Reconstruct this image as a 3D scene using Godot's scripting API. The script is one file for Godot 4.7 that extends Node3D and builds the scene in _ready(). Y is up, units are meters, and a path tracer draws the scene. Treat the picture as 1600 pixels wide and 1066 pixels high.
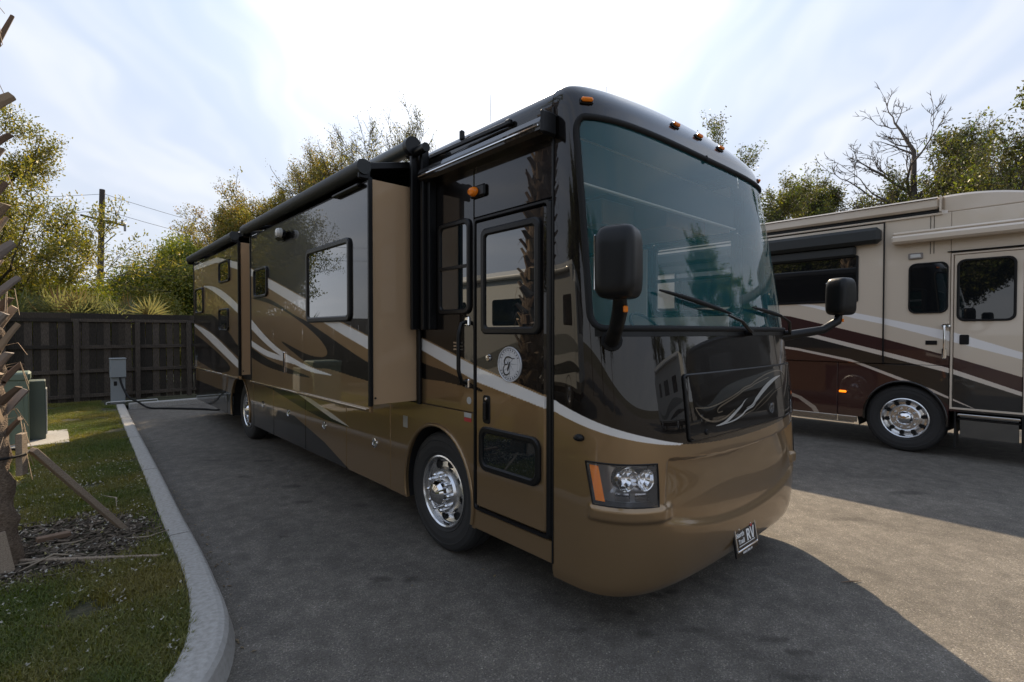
extends Node3D
# A motorhome parked on an asphalt lot, seen from its front corner against the sun. x runs across the lot, -z along the motorhome to its rear, y is up.

const FRONT_SEAM := -2.14
const CENTRE := 3.545
const SIDE := 2.27
const SLIDE := 1.82
const REAR := -12.72
const TO_SUN := Vector3(0.83, 1.0, -1.0)

var mats := {}
var names := {}

# ---------------------------------------------------------------- mesh builder
class MB:
	var v := PackedVector3Array()
	var n := PackedVector3Array()
	var uv := PackedVector2Array()
	var ix := PackedInt32Array()

	func tri(a: Vector3, b: Vector3, c: Vector3) -> void:
		var m := (b - a).cross(c - a).normalized()
		var k := v.size()
		v.append(a); v.append(b); v.append(c)
		n.append(m); n.append(m); n.append(m)
		uv.append(Vector2.ZERO); uv.append(Vector2.ZERO); uv.append(Vector2.ZERO)
		ix.append(k); ix.append(k + 2); ix.append(k + 1)

	func quad(a: Vector3, b: Vector3, c: Vector3, d: Vector3) -> void:
		var m := (c - a).cross(d - b).normalized()
		var k := v.size()
		for p in [a, b, c, d]:
			v.append(p); n.append(m)
		uv.append(Vector2(0, 1)); uv.append(Vector2(1, 1)); uv.append(Vector2(1, 0)); uv.append(Vector2(0, 0))
		for j in [0, 2, 1, 0, 3, 2]:
			ix.append(k + j)

	func outq(a: Vector3, b: Vector3, c: Vector3, d: Vector3, cen: Vector3) -> void:
		if (c - a).cross(d - b).dot((a + b + c + d) / 4.0 - cen) >= 0.0:
			quad(a, b, c, d)
		else:
			quad(d, c, b, a)

	func vert(p: Vector3, m: Vector3, t := Vector2.ZERO) -> int:
		v.append(p); n.append(m); uv.append(t)
		return v.size() - 1

	func face(a: int, b: int, c: int) -> void:
		ix.append(a); ix.append(c); ix.append(b)

	func box(c: Vector3, s: Vector3, b := 0.0, t := Transform3D.IDENTITY) -> MB:
		var h := s / 2.0
		b = minf(b, minf(h.x, minf(h.y, h.z)) * 0.95)
		var cen := t * c
		var at := func(x: float, y: float, z: float) -> Vector3: return t * (c + Vector3(x, y, z))
		var q := [-1.0, 1.0]
		for sg in q:
			outq(at.call(sg * h.x, -h.y + b, -h.z + b), at.call(sg * h.x, h.y - b, -h.z + b), at.call(sg * h.x, h.y - b, h.z - b), at.call(sg * h.x, -h.y + b, h.z - b), cen)
			outq(at.call(-h.x + b, sg * h.y, -h.z + b), at.call(h.x - b, sg * h.y, -h.z + b), at.call(h.x - b, sg * h.y, h.z - b), at.call(-h.x + b, sg * h.y, h.z - b), cen)
			outq(at.call(-h.x + b, -h.y + b, sg * h.z), at.call(h.x - b, -h.y + b, sg * h.z), at.call(h.x - b, h.y - b, sg * h.z), at.call(-h.x + b, h.y - b, sg * h.z), cen)
		if b > 0.0:
			for s1 in q:
				for s2 in q:
					outq(at.call(s1 * (h.x - b), s2 * h.y, -h.z + b), at.call(s1 * h.x, s2 * (h.y - b), -h.z + b), at.call(s1 * h.x, s2 * (h.y - b), h.z - b), at.call(s1 * (h.x - b), s2 * h.y, h.z - b), cen)
					outq(at.call(s1 * (h.x - b), -h.y + b, s2 * h.z), at.call(s1 * h.x, -h.y + b, s2 * (h.z - b)), at.call(s1 * h.x, h.y - b, s2 * (h.z - b)), at.call(s1 * (h.x - b), h.y - b, s2 * h.z), cen)
					outq(at.call(-h.x + b, s1 * (h.y - b), s2 * h.z), at.call(-h.x + b, s1 * h.y, s2 * (h.z - b)), at.call(h.x - b, s1 * h.y, s2 * (h.z - b)), at.call(h.x - b, s1 * (h.y - b), s2 * h.z), cen)
					for s3 in q:
						var a: Vector3 = at.call(s1 * h.x, s2 * (h.y - b), s3 * (h.z - b))
						var d: Vector3 = at.call(s1 * (h.x - b), s2 * h.y, s3 * (h.z - b))
						var e: Vector3 = at.call(s1 * (h.x - b), s2 * (h.y - b), s3 * h.z)
						if (d - a).cross(e - a).dot(a - cen) >= 0.0:
							tri(a, d, e)
						else:
							tri(a, e, d)
		return self

	# a bar with a square or flat section between two points
	func bar(a: Vector3, b: Vector3, w: float, h: float, bev := 0.004, up := Vector3.UP) -> MB:
		var z := (b - a).normalized()
		var x := up.cross(z)
		if x.length() < 0.01:
			x = Vector3.RIGHT.cross(z)
		x = x.normalized()
		return box(Vector3.ZERO, Vector3(w, h, a.distance_to(b)), bev, Transform3D(Basis(x, z.cross(x), z), (a + b) / 2.0))

	func tube(pts: Array, r, sides := 8, closed := false, caps := true) -> MB:
		var m := pts.size()
		var base := v.size()
		var x := Vector3.ZERO
		for i in m:
			var a: Vector3 = pts[(i - 1 + m) % m] if closed else pts[maxi(i - 1, 0)]
			var b: Vector3 = pts[(i + 1) % m] if closed else pts[mini(i + 1, m - 1)]
			var d := (b - a).normalized()
			if x == Vector3.ZERO:
				x = d.cross(Vector3.UP if absf(d.y) < 0.9 else Vector3.RIGHT).normalized()
			x = (x - d * x.dot(d)).normalized()
			var y := d.cross(x)
			var rr: float = r[i] if r is Array or r is PackedFloat32Array else r
			for j in sides + 1:
				var t := TAU * j / sides
				var o := x * cos(t) + y * sin(t)
				vert(pts[i] + o * rr, o, Vector2(float(j) / sides, float(i) / m))
		var k := sides + 1
		for i in (m if closed else m - 1):
			var i2 := (i + 1) % m
			for j in sides:
				var a := base + i * k + j
				var b := base + i2 * k + j
				face(a, a + 1, b + 1)
				face(a, b + 1, b)
		if caps and not closed:
			for e in [0, m - 1]:
				var d: Vector3 = ((pts[0] as Vector3) - (pts[1] as Vector3) if e == 0 else (pts[m - 1] as Vector3) - (pts[m - 2] as Vector3)).normalized()
				var c := vert(pts[e], d)
				var first := v.size()
				for j in sides:
					vert(v[base + e * k + j], d)
				for j in sides:
					if e == 0:
						face(c, first + (j + 1) % sides, first + j)
					else:
						face(c, first + j, first + (j + 1) % sides)
		return self

	# profile of (radius, height) turned about the local y axis of t
	func lathe(prof: Array, t: Transform3D, segs := 32) -> MB:
		for i in prof.size() - 1:
			var a: Vector2 = prof[i]
			var b: Vector2 = prof[i + 1]
			var d := (b - a).normalized()
			var nn := Vector2(d.y, -d.x)
			var base := v.size()
			for j in segs + 1:
				var th := TAU * j / segs
				var o := Vector3(cos(th), 0, sin(th))
				var m := (t.basis * (o * nn.x + Vector3(0, nn.y, 0))).normalized()
				vert(t * (o * a.x + Vector3(0, a.y, 0)), m)
				vert(t * (o * b.x + Vector3(0, b.y, 0)), m)
			for j in segs:
				var k := base + j * 2
				face(k, k + 1, k + 3)
				face(k, k + 3, k + 2)
		return self

	# a flat plate: polygon (a, b) in the plane of t, outer face at t's z = 0, thickness th behind it
	func slab(poly: PackedVector2Array, t: Transform3D, th: float, bev := 0.0, uvr := Rect2(0, 0, 1, 1)) -> MB:
		var p := MB.ccw(poly)
		var m := p.size()
		var q := MB.inset(p, bev) if bev > 0.0 else p
		var base := v.size()
		var nz := t.basis.z.normalized()
		for w in q:
			vert(t * Vector3(w.x, w.y, 0), nz, MB.uvof(w, uvr))
		var tris := Geometry2D.triangulate_polygon(q)
		for i in range(0, tris.size(), 3):
			var a := q[tris[i]]
			var b := q[tris[i + 1]]
			var c := q[tris[i + 2]]
			if (b - a).cross(c - a) >= 0.0:
				face(base + tris[i], base + tris[i + 1], base + tris[i + 2])
			else:
				face(base + tris[i], base + tris[i + 2], base + tris[i + 1])
		for i in m:
			var j := (i + 1) % m
			var e := p[j] - p[i]
			var side := (t.basis * Vector3(e.y, -e.x, 0)).normalized()
			var lv := [[q[i], q[j], 0.0], [p[i], p[j], -bev], [p[i], p[j], -th]]
			for k in (2 if bev > 0.0 else 1):
				var l0: Array = lv[k] if bev > 0.0 else lv[0]
				var l1: Array = lv[k + 1] if bev > 0.0 else lv[2]
				var nn := (side + nz).normalized() if bev > 0.0 and k == 0 else side
				var i0 := vert(t * Vector3(l0[0].x, l0[0].y, l0[2]), nn, MB.uvof(l0[0], uvr))
				var i1 := vert(t * Vector3(l0[1].x, l0[1].y, l0[2]), nn, MB.uvof(l0[1], uvr))
				var i2 := vert(t * Vector3(l1[1].x, l1[1].y, l1[2]), nn, MB.uvof(l1[1], uvr))
				var i3 := vert(t * Vector3(l1[0].x, l1[0].y, l1[2]), nn, MB.uvof(l1[0], uvr))
				face(i0, i3, i2)
				face(i0, i2, i1)
		return self

	# a frame between two loops of the same number of points, h high over t's plane
	func ring(outer: PackedVector2Array, inner: PackedVector2Array, t: Transform3D, h: float, h0 := 0.0) -> MB:
		var m := outer.size()
		var prof := [Vector2(0, h0), Vector2(0, h * 0.65 + h0 * 0.35), Vector2(0.22, h), Vector2(0.78, h), Vector2(1, h * 0.65 + h0 * 0.35), Vector2(1, h0)]
		for i in m:
			var j := (i + 1) % m
			for k in prof.size() - 1:
				var a := outer[i].lerp(inner[i], prof[k].x)
				var b := outer[j].lerp(inner[j], prof[k].x)
				var c := outer[j].lerp(inner[j], prof[k + 1].x)
				var d := outer[i].lerp(inner[i], prof[k + 1].x)
				quad(t * Vector3(a.x, a.y, prof[k].y), t * Vector3(b.x, b.y, prof[k].y), t * Vector3(c.x, c.y, prof[k + 1].y), t * Vector3(d.x, d.y, prof[k + 1].y))
		return self

	# a surface over nu x nv cells; fn(i, j) gives the corner, uvfn its uv, skip(i, j) leaves a cell out
	func grid(fn: Callable, nu: int, nv: int, uvfn = null, skip = null, flip := false) -> MB:
		var base := v.size()
		var k := nv + 1
		var ps := PackedVector3Array()
		for i in nu + 1:
			for j in k:
				ps.append(fn.call(i, j))
		for i in nu + 1:
			for j in k:
				var du := ps[mini(i + 1, nu) * k + j] - ps[maxi(i - 1, 0) * k + j]
				var dv := ps[i * k + mini(j + 1, nv)] - ps[i * k + maxi(j - 1, 0)]
				var m := du.cross(dv).normalized()
				vert(ps[i * k + j], -m if flip else m, uvfn.call(i, j) if uvfn != null else Vector2(float(i) / nu, float(j) / nv))
		for i in nu:
			for j in nv:
				if skip != null and skip.call(i, j):
					continue
				var a := base + i * k + j
				if flip:
					face(a, a + k + 1, a + k)
					face(a, a + 1, a + k + 1)
				else:
					face(a, a + k, a + k + 1)
					face(a, a + k + 1, a + 1)
		return self

	static func uvof(w: Vector2, r: Rect2) -> Vector2:
		return Vector2((w.x - r.position.x) / r.size.x, 1.0 - (w.y - r.position.y) / r.size.y)

	static func area(p: PackedVector2Array) -> float:
		var s := 0.0
		for i in p.size():
			s += p[i].cross(p[(i + 1) % p.size()])
		return s

	static func ccw(p: PackedVector2Array) -> PackedVector2Array:
		var q := p.duplicate()
		if MB.area(q) < 0.0:
			q.reverse()
		return q

	static func inset(p: PackedVector2Array, d: float) -> PackedVector2Array:
		var m := p.size()
		var q := PackedVector2Array()
		for i in m:
			var e1 := (p[i] - p[(i - 1 + m) % m]).normalized()
			var e2 := (p[(i + 1) % m] - p[i]).normalized()
			var n1 := Vector2(-e1.y, e1.x)
			var n2 := Vector2(-e2.y, e2.x)
			q.append(p[i] + (n1 + n2) * d / maxf(0.35, 1.0 + n1.dot(n2)))
		return q

	func mesh() -> ArrayMesh:
		var am := ArrayMesh.new()
		var arr := []
		arr.resize(Mesh.ARRAY_MAX)
		arr[Mesh.ARRAY_VERTEX] = v
		arr[Mesh.ARRAY_NORMAL] = n
		arr[Mesh.ARRAY_TEX_UV] = uv
		arr[Mesh.ARRAY_INDEX] = ix
		am.add_surface_from_arrays(Mesh.PRIMITIVE_TRIANGLES, arr)
		return am

# ---------------------------------------------------------------- naming
func numbered(called: String) -> String:
	names[called] = names.get(called, -1) + 1
	return called if names[called] == 0 else "%s_%03d" % [called, names[called]]

func tag(o: Node3D, label: String, category := "", group := "", kind := "") -> Node3D:
	if label: o.set_meta("label", label)
	if category: o.set_meta("category", category)
	if group: o.set_meta("group", group)
	if kind: o.set_meta("kind", kind)
	return o

func thing(called: String, at: Vector3, label: String, category: String, group := "", turn := 0.0) -> Node3D:
	var o := Node3D.new()
	o.name = numbered(called)
	add_child(o)
	o.position = at
	o.rotation.y = turn
	return tag(o, label, category, group)

func part(called: String, b, m: Material, parent: Node3D, at := Vector3.ZERO) -> MeshInstance3D:
	var o := MeshInstance3D.new()
	o.name = called if parent != self else numbered(called)
	o.mesh = b.mesh() if b is MB else b
	o.material_override = m
	parent.add_child(o, true)
	o.position = at
	return o

func node(called: String, parent: Node3D, at := Vector3.ZERO) -> Node3D:
	var o := Node3D.new()
	o.name = called
	parent.add_child(o, true)
	o.position = at
	return o

func structure(called: String, b, m: Material, label := "") -> MeshInstance3D:
	var o := part(called, b, m, self)
	o.set_meta("kind", "structure")
	if label: o.set_meta("label", label)
	return o

# ---------------------------------------------------------------- materials
func lin(r: float, g: float, b: float, a := 1.0) -> Color:
	var c := Color(r, g, b).linear_to_srgb()
	c.a = a
	return c

func mat(called: String, c: Color, rough := 0.7, metal := 0.0, more := {}) -> StandardMaterial3D:
	if mats.has(called):
		return mats[called]
	var m := StandardMaterial3D.new()
	m.resource_name = called
	m.albedo_color = c
	m.roughness = rough
	m.metallic = metal
	if more.has("coat"):
		m.clearcoat_enabled = true
		m.clearcoat = more.coat
		m.clearcoat_roughness = more.get("coat_rough", 0.02)
	if more.has("tex"):
		m.albedo_texture = more.tex
	if more.has("normal"):
		m.normal_enabled = true
		m.normal_texture = more.normal
		m.normal_scale = more.get("normal_scale", 1.0)
	if more.has("tri"):
		m.uv1_triplanar = true
		m.uv1_world_triplanar = more.get("world", true)
		m.uv1_scale = Vector3.ONE * float(more.tri) if not more.tri is Vector3 else more.tri
	if more.has("alpha"):
		m.transparency = BaseMaterial3D.TRANSPARENCY_ALPHA
		m.albedo_color.a = more.alpha
	if more.has("emit"):
		m.emission_enabled = true
		m.emission = more.emit
		m.emission_energy_multiplier = more.get("power", 1.0)
	if more.has("back"):
		m.backlight_enabled = true
		m.backlight = more.back
		m.cull_mode = BaseMaterial3D.CULL_DISABLED
	if more.has("vc"):
		m.vertex_color_use_as_albedo = true
	if more.has("spec"):
		m.metallic_specular = more.spec
	mats[called] = m
	return m

func noise(freq: float, kind := FastNoiseLite.TYPE_SIMPLEX_SMOOTH, oct := 4, sd := 1) -> FastNoiseLite:
	var f := FastNoiseLite.new()
	f.seed = sd
	f.noise_type = kind
	f.frequency = freq
	f.fractal_type = FastNoiseLite.FRACTAL_FBM
	f.fractal_octaves = oct
	return f

# seamless noise picture between colours
func noise_tex(size: int, f: FastNoiseLite, stops: Array, normal := false, bump := 4.0) -> NoiseTexture2D:
	var t := NoiseTexture2D.new()
	t.width = size
	t.height = size
	t.seamless = true
	t.noise = f
	t.as_normal_map = normal
	t.bump_strength = bump
	if stops.size():
		var g := Gradient.new()
		var off := PackedFloat32Array()
		var col := PackedColorArray()
		for s in stops:
			off.append(s[0]); col.append(s[1])
		g.offsets = off
		g.colors = col
		t.color_ramp = g
	return t

func fill_poly(im: Image, pts: PackedVector2Array, c: Color) -> void:
	var lo := 1e9
	var hi := -1e9
	for p in pts:
		lo = minf(lo, p.y); hi = maxf(hi, p.y)
	for y in range(maxi(0, int(floor(lo))), mini(im.get_height() - 1, int(ceil(hi))) + 1):
		var xs := []
		var yc := y + 0.5
		for i in pts.size():
			var a := pts[i]
			var b := pts[(i + 1) % pts.size()]
			if (a.y <= yc) != (b.y <= yc):
				xs.append(a.x + (yc - a.y) / (b.y - a.y) * (b.x - a.x))
		xs.sort()
		for k in range(0, xs.size() - 1, 2):
			var x0 := clampi(roundi(xs[k]), 0, im.get_width())
			var x1 := clampi(roundi(xs[k + 1]), 0, im.get_width())
			if x1 > x0:
				im.fill_rect(Rect2i(x0, y, x1 - x0, 1), c)

# smooth closed or open curve through points given as a flat list of numbers
func curve(flat: Array, closed := false, steps := 6) -> PackedVector2Array:
	var p := PackedVector2Array()
	for i in range(0, flat.size(), 2):
		p.append(Vector2(flat[i], flat[i + 1]))
	var m := p.size()
	var out := PackedVector2Array()
	for i in (m if closed else m - 1):
		var a := p[(i - 1 + m) % m] if closed or i > 0 else p[0]
		var b := p[i]
		var c := p[(i + 1) % m]
		var d := p[(i + 2) % m] if closed or i + 2 < m else p[m - 1]
		for k in steps:
			out.append(b.cubic_interpolate(c, a, d, float(k) / steps))
	if not closed:
		out.append(p[m - 1])
	return out

func rrect(x0: float, y0: float, x1: float, y1: float, r: float, k := 6) -> PackedVector2Array:
	var q := PackedVector2Array()
	for c in [[x1 - r, y0 + r, -90], [x1 - r, y1 - r, 0], [x0 + r, y1 - r, 90], [x0 + r, y0 + r, 180]]:
		for i in k + 1:
			var t := deg_to_rad(c[2] + 90.0 * i / k)
			q.append(Vector2(c[0] + r * cos(t), c[1] + r * sin(t)))
	return q

func rect(x0: float, y0: float, x1: float, y1: float) -> PackedVector2Array:
	return PackedVector2Array([Vector2(x0, y0), Vector2(x1, y0), Vector2(x1, y1), Vector2(x0, y1)])

func circle(c: Vector2, r: float, k := 24) -> PackedVector2Array:
	var q := PackedVector2Array()
	for i in k:
		q.append(c + Vector2.from_angle(TAU * i / k) * r)
	return q

# plane whose (a, b) are (z, y), facing -x at the given x
func side_at(x: float) -> Transform3D:
	return Transform3D(Basis(Vector3(0, 0, 1), Vector3(0, 1, 0), Vector3(-1, 0, 0)), Vector3(x, 0, 0))

func front_at(z: float) -> Transform3D:
	return Transform3D(Basis.IDENTITY, Vector3(0, 0, z))

# ---------------------------------------------------------------- sky, sun, camera
func make_sky() -> ImageTexture:
	var w := 1024
	var h := 512
	var im := Image.create_empty(w, h, false, Image.FORMAT_RGBF)
	var veil := noise(1.0, FastNoiseLite.TYPE_SIMPLEX_SMOOTH, 5, 7)
	var warp := noise(0.8, FastNoiseLite.TYPE_SIMPLEX_SMOOTH, 3, 19)
	var sun := TO_SUN.normalized()
	for y in h:
		var th := PI * (y + 0.5) / h
		var up := cos(th)
		for x in w:
			var ph := TAU * (x + 0.5) / w
			var d := Vector3(sin(th) * sin(ph), up, -sin(th) * cos(ph))
			var el := maxf(up, 0.0)
			var blue := Color(0.30, 0.375, 0.52).lerp(Color(0.43, 0.45, 0.475), pow(1.0 - el, 2.5))
			# cirrus: streaks on a flat sheet high above, drawn out along one direction
			var p := Vector2(d.x, d.z) / (el + 0.18)
			var q := Vector2(p.x * 0.67 - p.y * 0.74, p.x * 0.74 + p.y * 0.67)
			q += Vector2(warp.get_noise_2d(p.x * 1.4, p.y * 1.4), warp.get_noise_2d(p.x * 1.4 + 31.0, p.y * 1.4)) * 0.18
			var c := veil.get_noise_2d(q.x * 0.35, q.y * 1.5) * 0.62 + veil.get_noise_2d(q.x * 0.8 + 9.0, q.y * 5.5) * 0.36 + veil.get_noise_2d(q.x * 1.6 - 4.0, q.y * 13.0) * 0.20
			c = 0.02 + 0.88 * smoothstep(-0.34, 0.85, c + 0.04) * (0.62 + 0.38 * smoothstep(0.0, 0.25, el))
			var near := maxf(0.0, d.dot(sun))
			var col := blue.lerp(Color(0.55, 0.555, 0.575), c * 0.75)
			var glow := 0.34 * pow(near, 14.0) + 0.9 * pow(near, 45.0) + 2.2 * pow(near, 300.0)
			col += Color(1.0, 0.98, 0.94) * glow * (0.75 + 0.5 * c)
			im.set_pixel(x, y, col)
	return ImageTexture.create_from_image(im)

func light_and_camera() -> void:
	var cam := Camera3D.new()
	cam.name = "camera"
	add_child(cam)
	cam.position = Vector3(0, 1.78, 0)
	cam.rotation_degrees = Vector3(-1.0, -42.1, 0)
	cam.fov = 67.87
	cam.near = 0.05
	cam.far = 900.0
	cam.current = true
	var env := Environment.new()
	env.background_mode = Environment.BG_SKY
	var sky := Sky.new()
	var pm := PanoramaSkyMaterial.new()
	pm.panorama = make_sky()
	sky.sky_material = pm
	env.sky = sky
	env.tonemap_mode = Environment.TONE_MAPPER_LINEAR
	env.tonemap_exposure = 1.9
	env.sdfgi_enabled = true
	env.ssao_enabled = true
	env.ssil_enabled = true
	var we := WorldEnvironment.new()
	we.name = "world_environment"
	we.environment = env
	add_child(we)
	var sun := DirectionalLight3D.new()
	sun.name = "sun"
	add_child(sun)
	sun.look_at_from_position(TO_SUN * 20.0, Vector3.ZERO)
	sun.light_energy = 1.25
	sun.light_color = Color(1.0, 0.91, 0.78)
	sun.light_angular_distance = 0.53
	sun.shadow_enabled = true

# ---------------------------------------------------------------- ground
func flat(poly: PackedVector2Array, y: float, uvscale := 1.0, uv2 := Rect2(0, 0, 1, 1)) -> ArrayMesh:
	var st := SurfaceTool.new()
	st.begin(Mesh.PRIMITIVE_TRIANGLES)
	for p in poly:
		st.set_normal(Vector3.UP)
		st.set_uv(p * uvscale)
		st.set_uv2((p - uv2.position) / uv2.size)
		st.add_vertex(Vector3(p.x, y, p.y))
	var t := Geometry2D.triangulate_polygon(poly)
	for i in range(0, t.size(), 3):
		var a := poly[t[i]]
		var b := poly[t[i + 1]]
		var c := poly[t[i + 2]]
		var fl := (b - a).cross(c - a) < 0.0   # seen from above with z down the page
		st.add_index(t[i]); st.add_index(t[i + 2] if fl else t[i + 1]); st.add_index(t[i + 1] if fl else t[i + 2])
	st.generate_tangents()
	return st.commit()

const KERB := [1.115, -14.62, 1.01, -12.0, 0.905, -9.0, 0.835, -7.0, 0.775, -5.5, 0.745, -4.5, 0.715, -3.9, 0.665, -3.4, 0.565, -3.02, 0.40, -2.74, 0.17, -2.56, -0.15, -2.47, -0.6, -2.45, -1.8, -2.45, -3.2, -2.45]

func asphalt_material() -> StandardMaterial3D:
	var w := 1024
	var rng := RandomNumberGenerator.new()
	rng.seed = 5
	# aggregate: 1.7 m of surface, stone by stone
	var im := Image.create_empty(w, w, false, Image.FORMAT_RGB8)
	var hm := Image.create_empty(w, w, false, Image.FORMAT_RGB8)
	var soft := noise(0.011, FastNoiseLite.TYPE_SIMPLEX_SMOOTH, 3, 3)
	im.fill(lin(0.184, 0.163, 0.140))
	hm.fill(Color(0.35, 0.35, 0.35))
	for i in 90000:
		var s := rng.randi_range(2, 5)
		var x := rng.randi_range(0, w - s)
		var y := rng.randi_range(0, w - s)
		var g := 0.200 * exp(rng.randfn(0.0, 0.27))
		if rng.randf() < 0.012: g = rng.randf_range(0.28, 0.5)
		g *= 1.0 + 0.35 * soft.get_noise_2d(x, y)
		var c := lin(g * 1.10, g, g * rng.randf_range(0.82, 0.91))
		im.fill_rect(Rect2i(x, y, s, s - (i % 2)), c)
		var hgt := rng.randf_range(0.3, 0.8)
		hm.fill_rect(Rect2i(x, y, s, s - (i % 2)), Color(hgt, hgt, hgt))
	hm.bump_map_to_normal_map(3.0)
	# wear, tyre tracks and oil over 24 m of the lot
	var big := Image.create_empty(w, w, false, Image.FORMAT_RGB8)
	var cloud := noise(0.006, FastNoiseLite.TYPE_SIMPLEX_SMOOTH, 5, 11)
	var streak := noise(0.02, FastNoiseLite.TYPE_SIMPLEX_SMOOTH, 4, 12)
	for y in w:
		for x in w:
			var a := 0.52 + 0.03 * cloud.get_noise_2d(x, y) + 0.06 * streak.get_noise_2d(x * 0.8 - y * 0.25, y * 0.16 + x * 0.1) + 0.06 * streak.get_noise_2d(x * 4.0, y * 4.0)
			big.set_pixel(x, y, Color(a * 1.5, a * 1.49, a * 1.47))
	# stains: each an uneven blot of oil with its own outline
	var spots := [[2.55, -1.69, .07, .05], [2.49, -1.93, .05, .03], [3.03, -1.02, .09, .03], [2.79, -1.52, .10, .035], [2.69, -1.86, .05, .03], [3.11, -1.83, .06, .03], [2.99, -1.88, .07, .03], [1.71, -6.83, .12, .05], [2.01, -6.03, .12, .06],
		[1.71, -3.34, .08, .04], [1.88, -3.18, .06, .05], [2.12, -7.5, .15, .06], [2.3, -4.9, .10, .05], [2.29, -1.97, .05, .03], [3.06, -1.15, .10, .03], [2.83, -0.92, .12, .03], [1.9, -5.4, .10, .05], [1.6, -8.0, .12, .05], [1.45, -4.6, .06, .03], [5.6, -1.4, .2, .06], [7.0, -1.2, .22, .07], [6.4, 0.2, .15, .05]]
	var edge := noise(0.12, FastNoiseLite.TYPE_SIMPLEX_SMOOTH, 3, 21)
	for s in spots:
		var px := Vector2((s[0] + 6.0) / 24.0, (s[1] + 15.0) / 24.0) * w
		var rx: float = s[2] / 24.0 * w
		var rz: float = s[3] / 24.0 * w
		for yy in range(int(px.y - rx * 2), int(px.y + rx * 2) + 1):
			for xx in range(int(px.x - rx * 2), int(px.x + rx * 2) + 1):
				var o := Vector2(xx, yy) - px
				o = Vector2(o.x * 0.75 + o.y * 0.66, -o.x * 0.66 + o.y * 0.75)
				var dd := sqrt(o.x * o.x / (rx * rx) + o.y * o.y / (rz * rz)) + 0.5 * edge.get_noise_2d(xx * 3.0, yy * 3.0)
				if dd < 1.1:
					var k := clampf((1.1 - dd) * 2.2, 0.0, 1.0)
					big.set_pixel(xx, yy, big.get_pixel(xx, yy).lerp(Color(0.45, 0.44, 0.43), k * 0.5))
	var m := mat("asphalt", Color.WHITE, 0.78, 0.0, {"tex": ImageTexture.create_from_image(im), "normal": ImageTexture.create_from_image(hm), "normal_scale": 0.8, "spec": 0.42})
	m.detail_enabled = true
	m.detail_albedo = ImageTexture.create_from_image(big)
	m.detail_blend_mode = BaseMaterial3D.BLEND_MODE_MUL
	m.detail_uv_layer = BaseMaterial3D.DETAIL_UV_2
	return m

func setting() -> void:
	var dirt := noise_tex(512, noise(0.02, FastNoiseLite.TYPE_SIMPLEX_SMOOTH, 5, 8), [[0.0, lin(0.045, 0.035, 0.02)], [0.5, lin(0.07, 0.065, 0.03)], [1.0, lin(0.10, 0.085, 0.05)]])
	structure("ground", flat(rect(-400, -400, 400, 400), -0.012), mat("dry_ground", Color.WHITE, 0.95, 0.0, {"tex": dirt, "tri": 0.35}), "rough grassy ground beyond the fence")
	# the lot, in one sheet; its uv2 runs over 24 m
	structure("asphalt_lot", flat(rect(-40, -14.55, 60, 45), 0.0, 1.0 / 1.7, Rect2(-6, -15, 24, 24)), asphalt_material(), "worn grey asphalt of the parking lot")
	# lawn behind the kerb
	var inner := PackedVector2Array()
	var line := curve(KERB, false, 4)
	for i in line.size():
		var d := (line[mini(i + 1, line.size() - 1)] - line[maxi(i - 1, 0)]).normalized()
		inner.append(line[i] + Vector2(d.y, -d.x) * -0.06)
	var lawn := PackedVector2Array(inner)
	lawn.append(Vector2(-3.2, -14.0)); lawn.append(Vector2(-3.2, -15.94)); lawn.append(Vector2(1.0, -15.94))
	var soil := noise_tex(512, noise(0.03, FastNoiseLite.TYPE_SIMPLEX_SMOOTH, 5, 14), [[0.0, lin(0.03, 0.026, 0.015)], [0.45, lin(0.045, 0.045, 0.018)], [1.0, lin(0.075, 0.062, 0.035)]])
	structure("lawn", flat(lawn, 0.105), mat("lawn_soil", Color.WHITE, 0.95, 0.0, {"tex": soil, "tri": 0.9, "normal": noise_tex(256, noise(0.09, FastNoiseLite.TYPE_SIMPLEX_SMOOTH, 3, 15), [], true, 6.0)}), "lawn strip with thin winter grass behind the kerb")
	# ground behind the rear kerb up to the fence and past it
	structure("planting_strip", flat(rect(1.0, -15.94, 14.0, -14.66), 0.09), mat("lawn_soil", Color.WHITE), "bare strip of soil between rear kerb and fence")
	kerbs(line)
	return

func concrete() -> StandardMaterial3D:
	var t := noise_tex(512, noise(0.035, FastNoiseLite.TYPE_SIMPLEX_SMOOTH, 6, 31), [[0.0, lin(0.26, 0.25, 0.225)], [0.4, lin(0.33, 0.315, 0.29)], [0.7, lin(0.365, 0.35, 0.325)], [1.0, lin(0.41, 0.40, 0.375)]])
	return mat("concrete", Color.WHITE, 0.9, 0.0, {"tex": t, "tri": 1.3, "normal": noise_tex(256, noise(0.2, FastNoiseLite.TYPE_SIMPLEX, 3, 32), [], true, 2.0), "normal_scale": 0.22})

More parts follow.
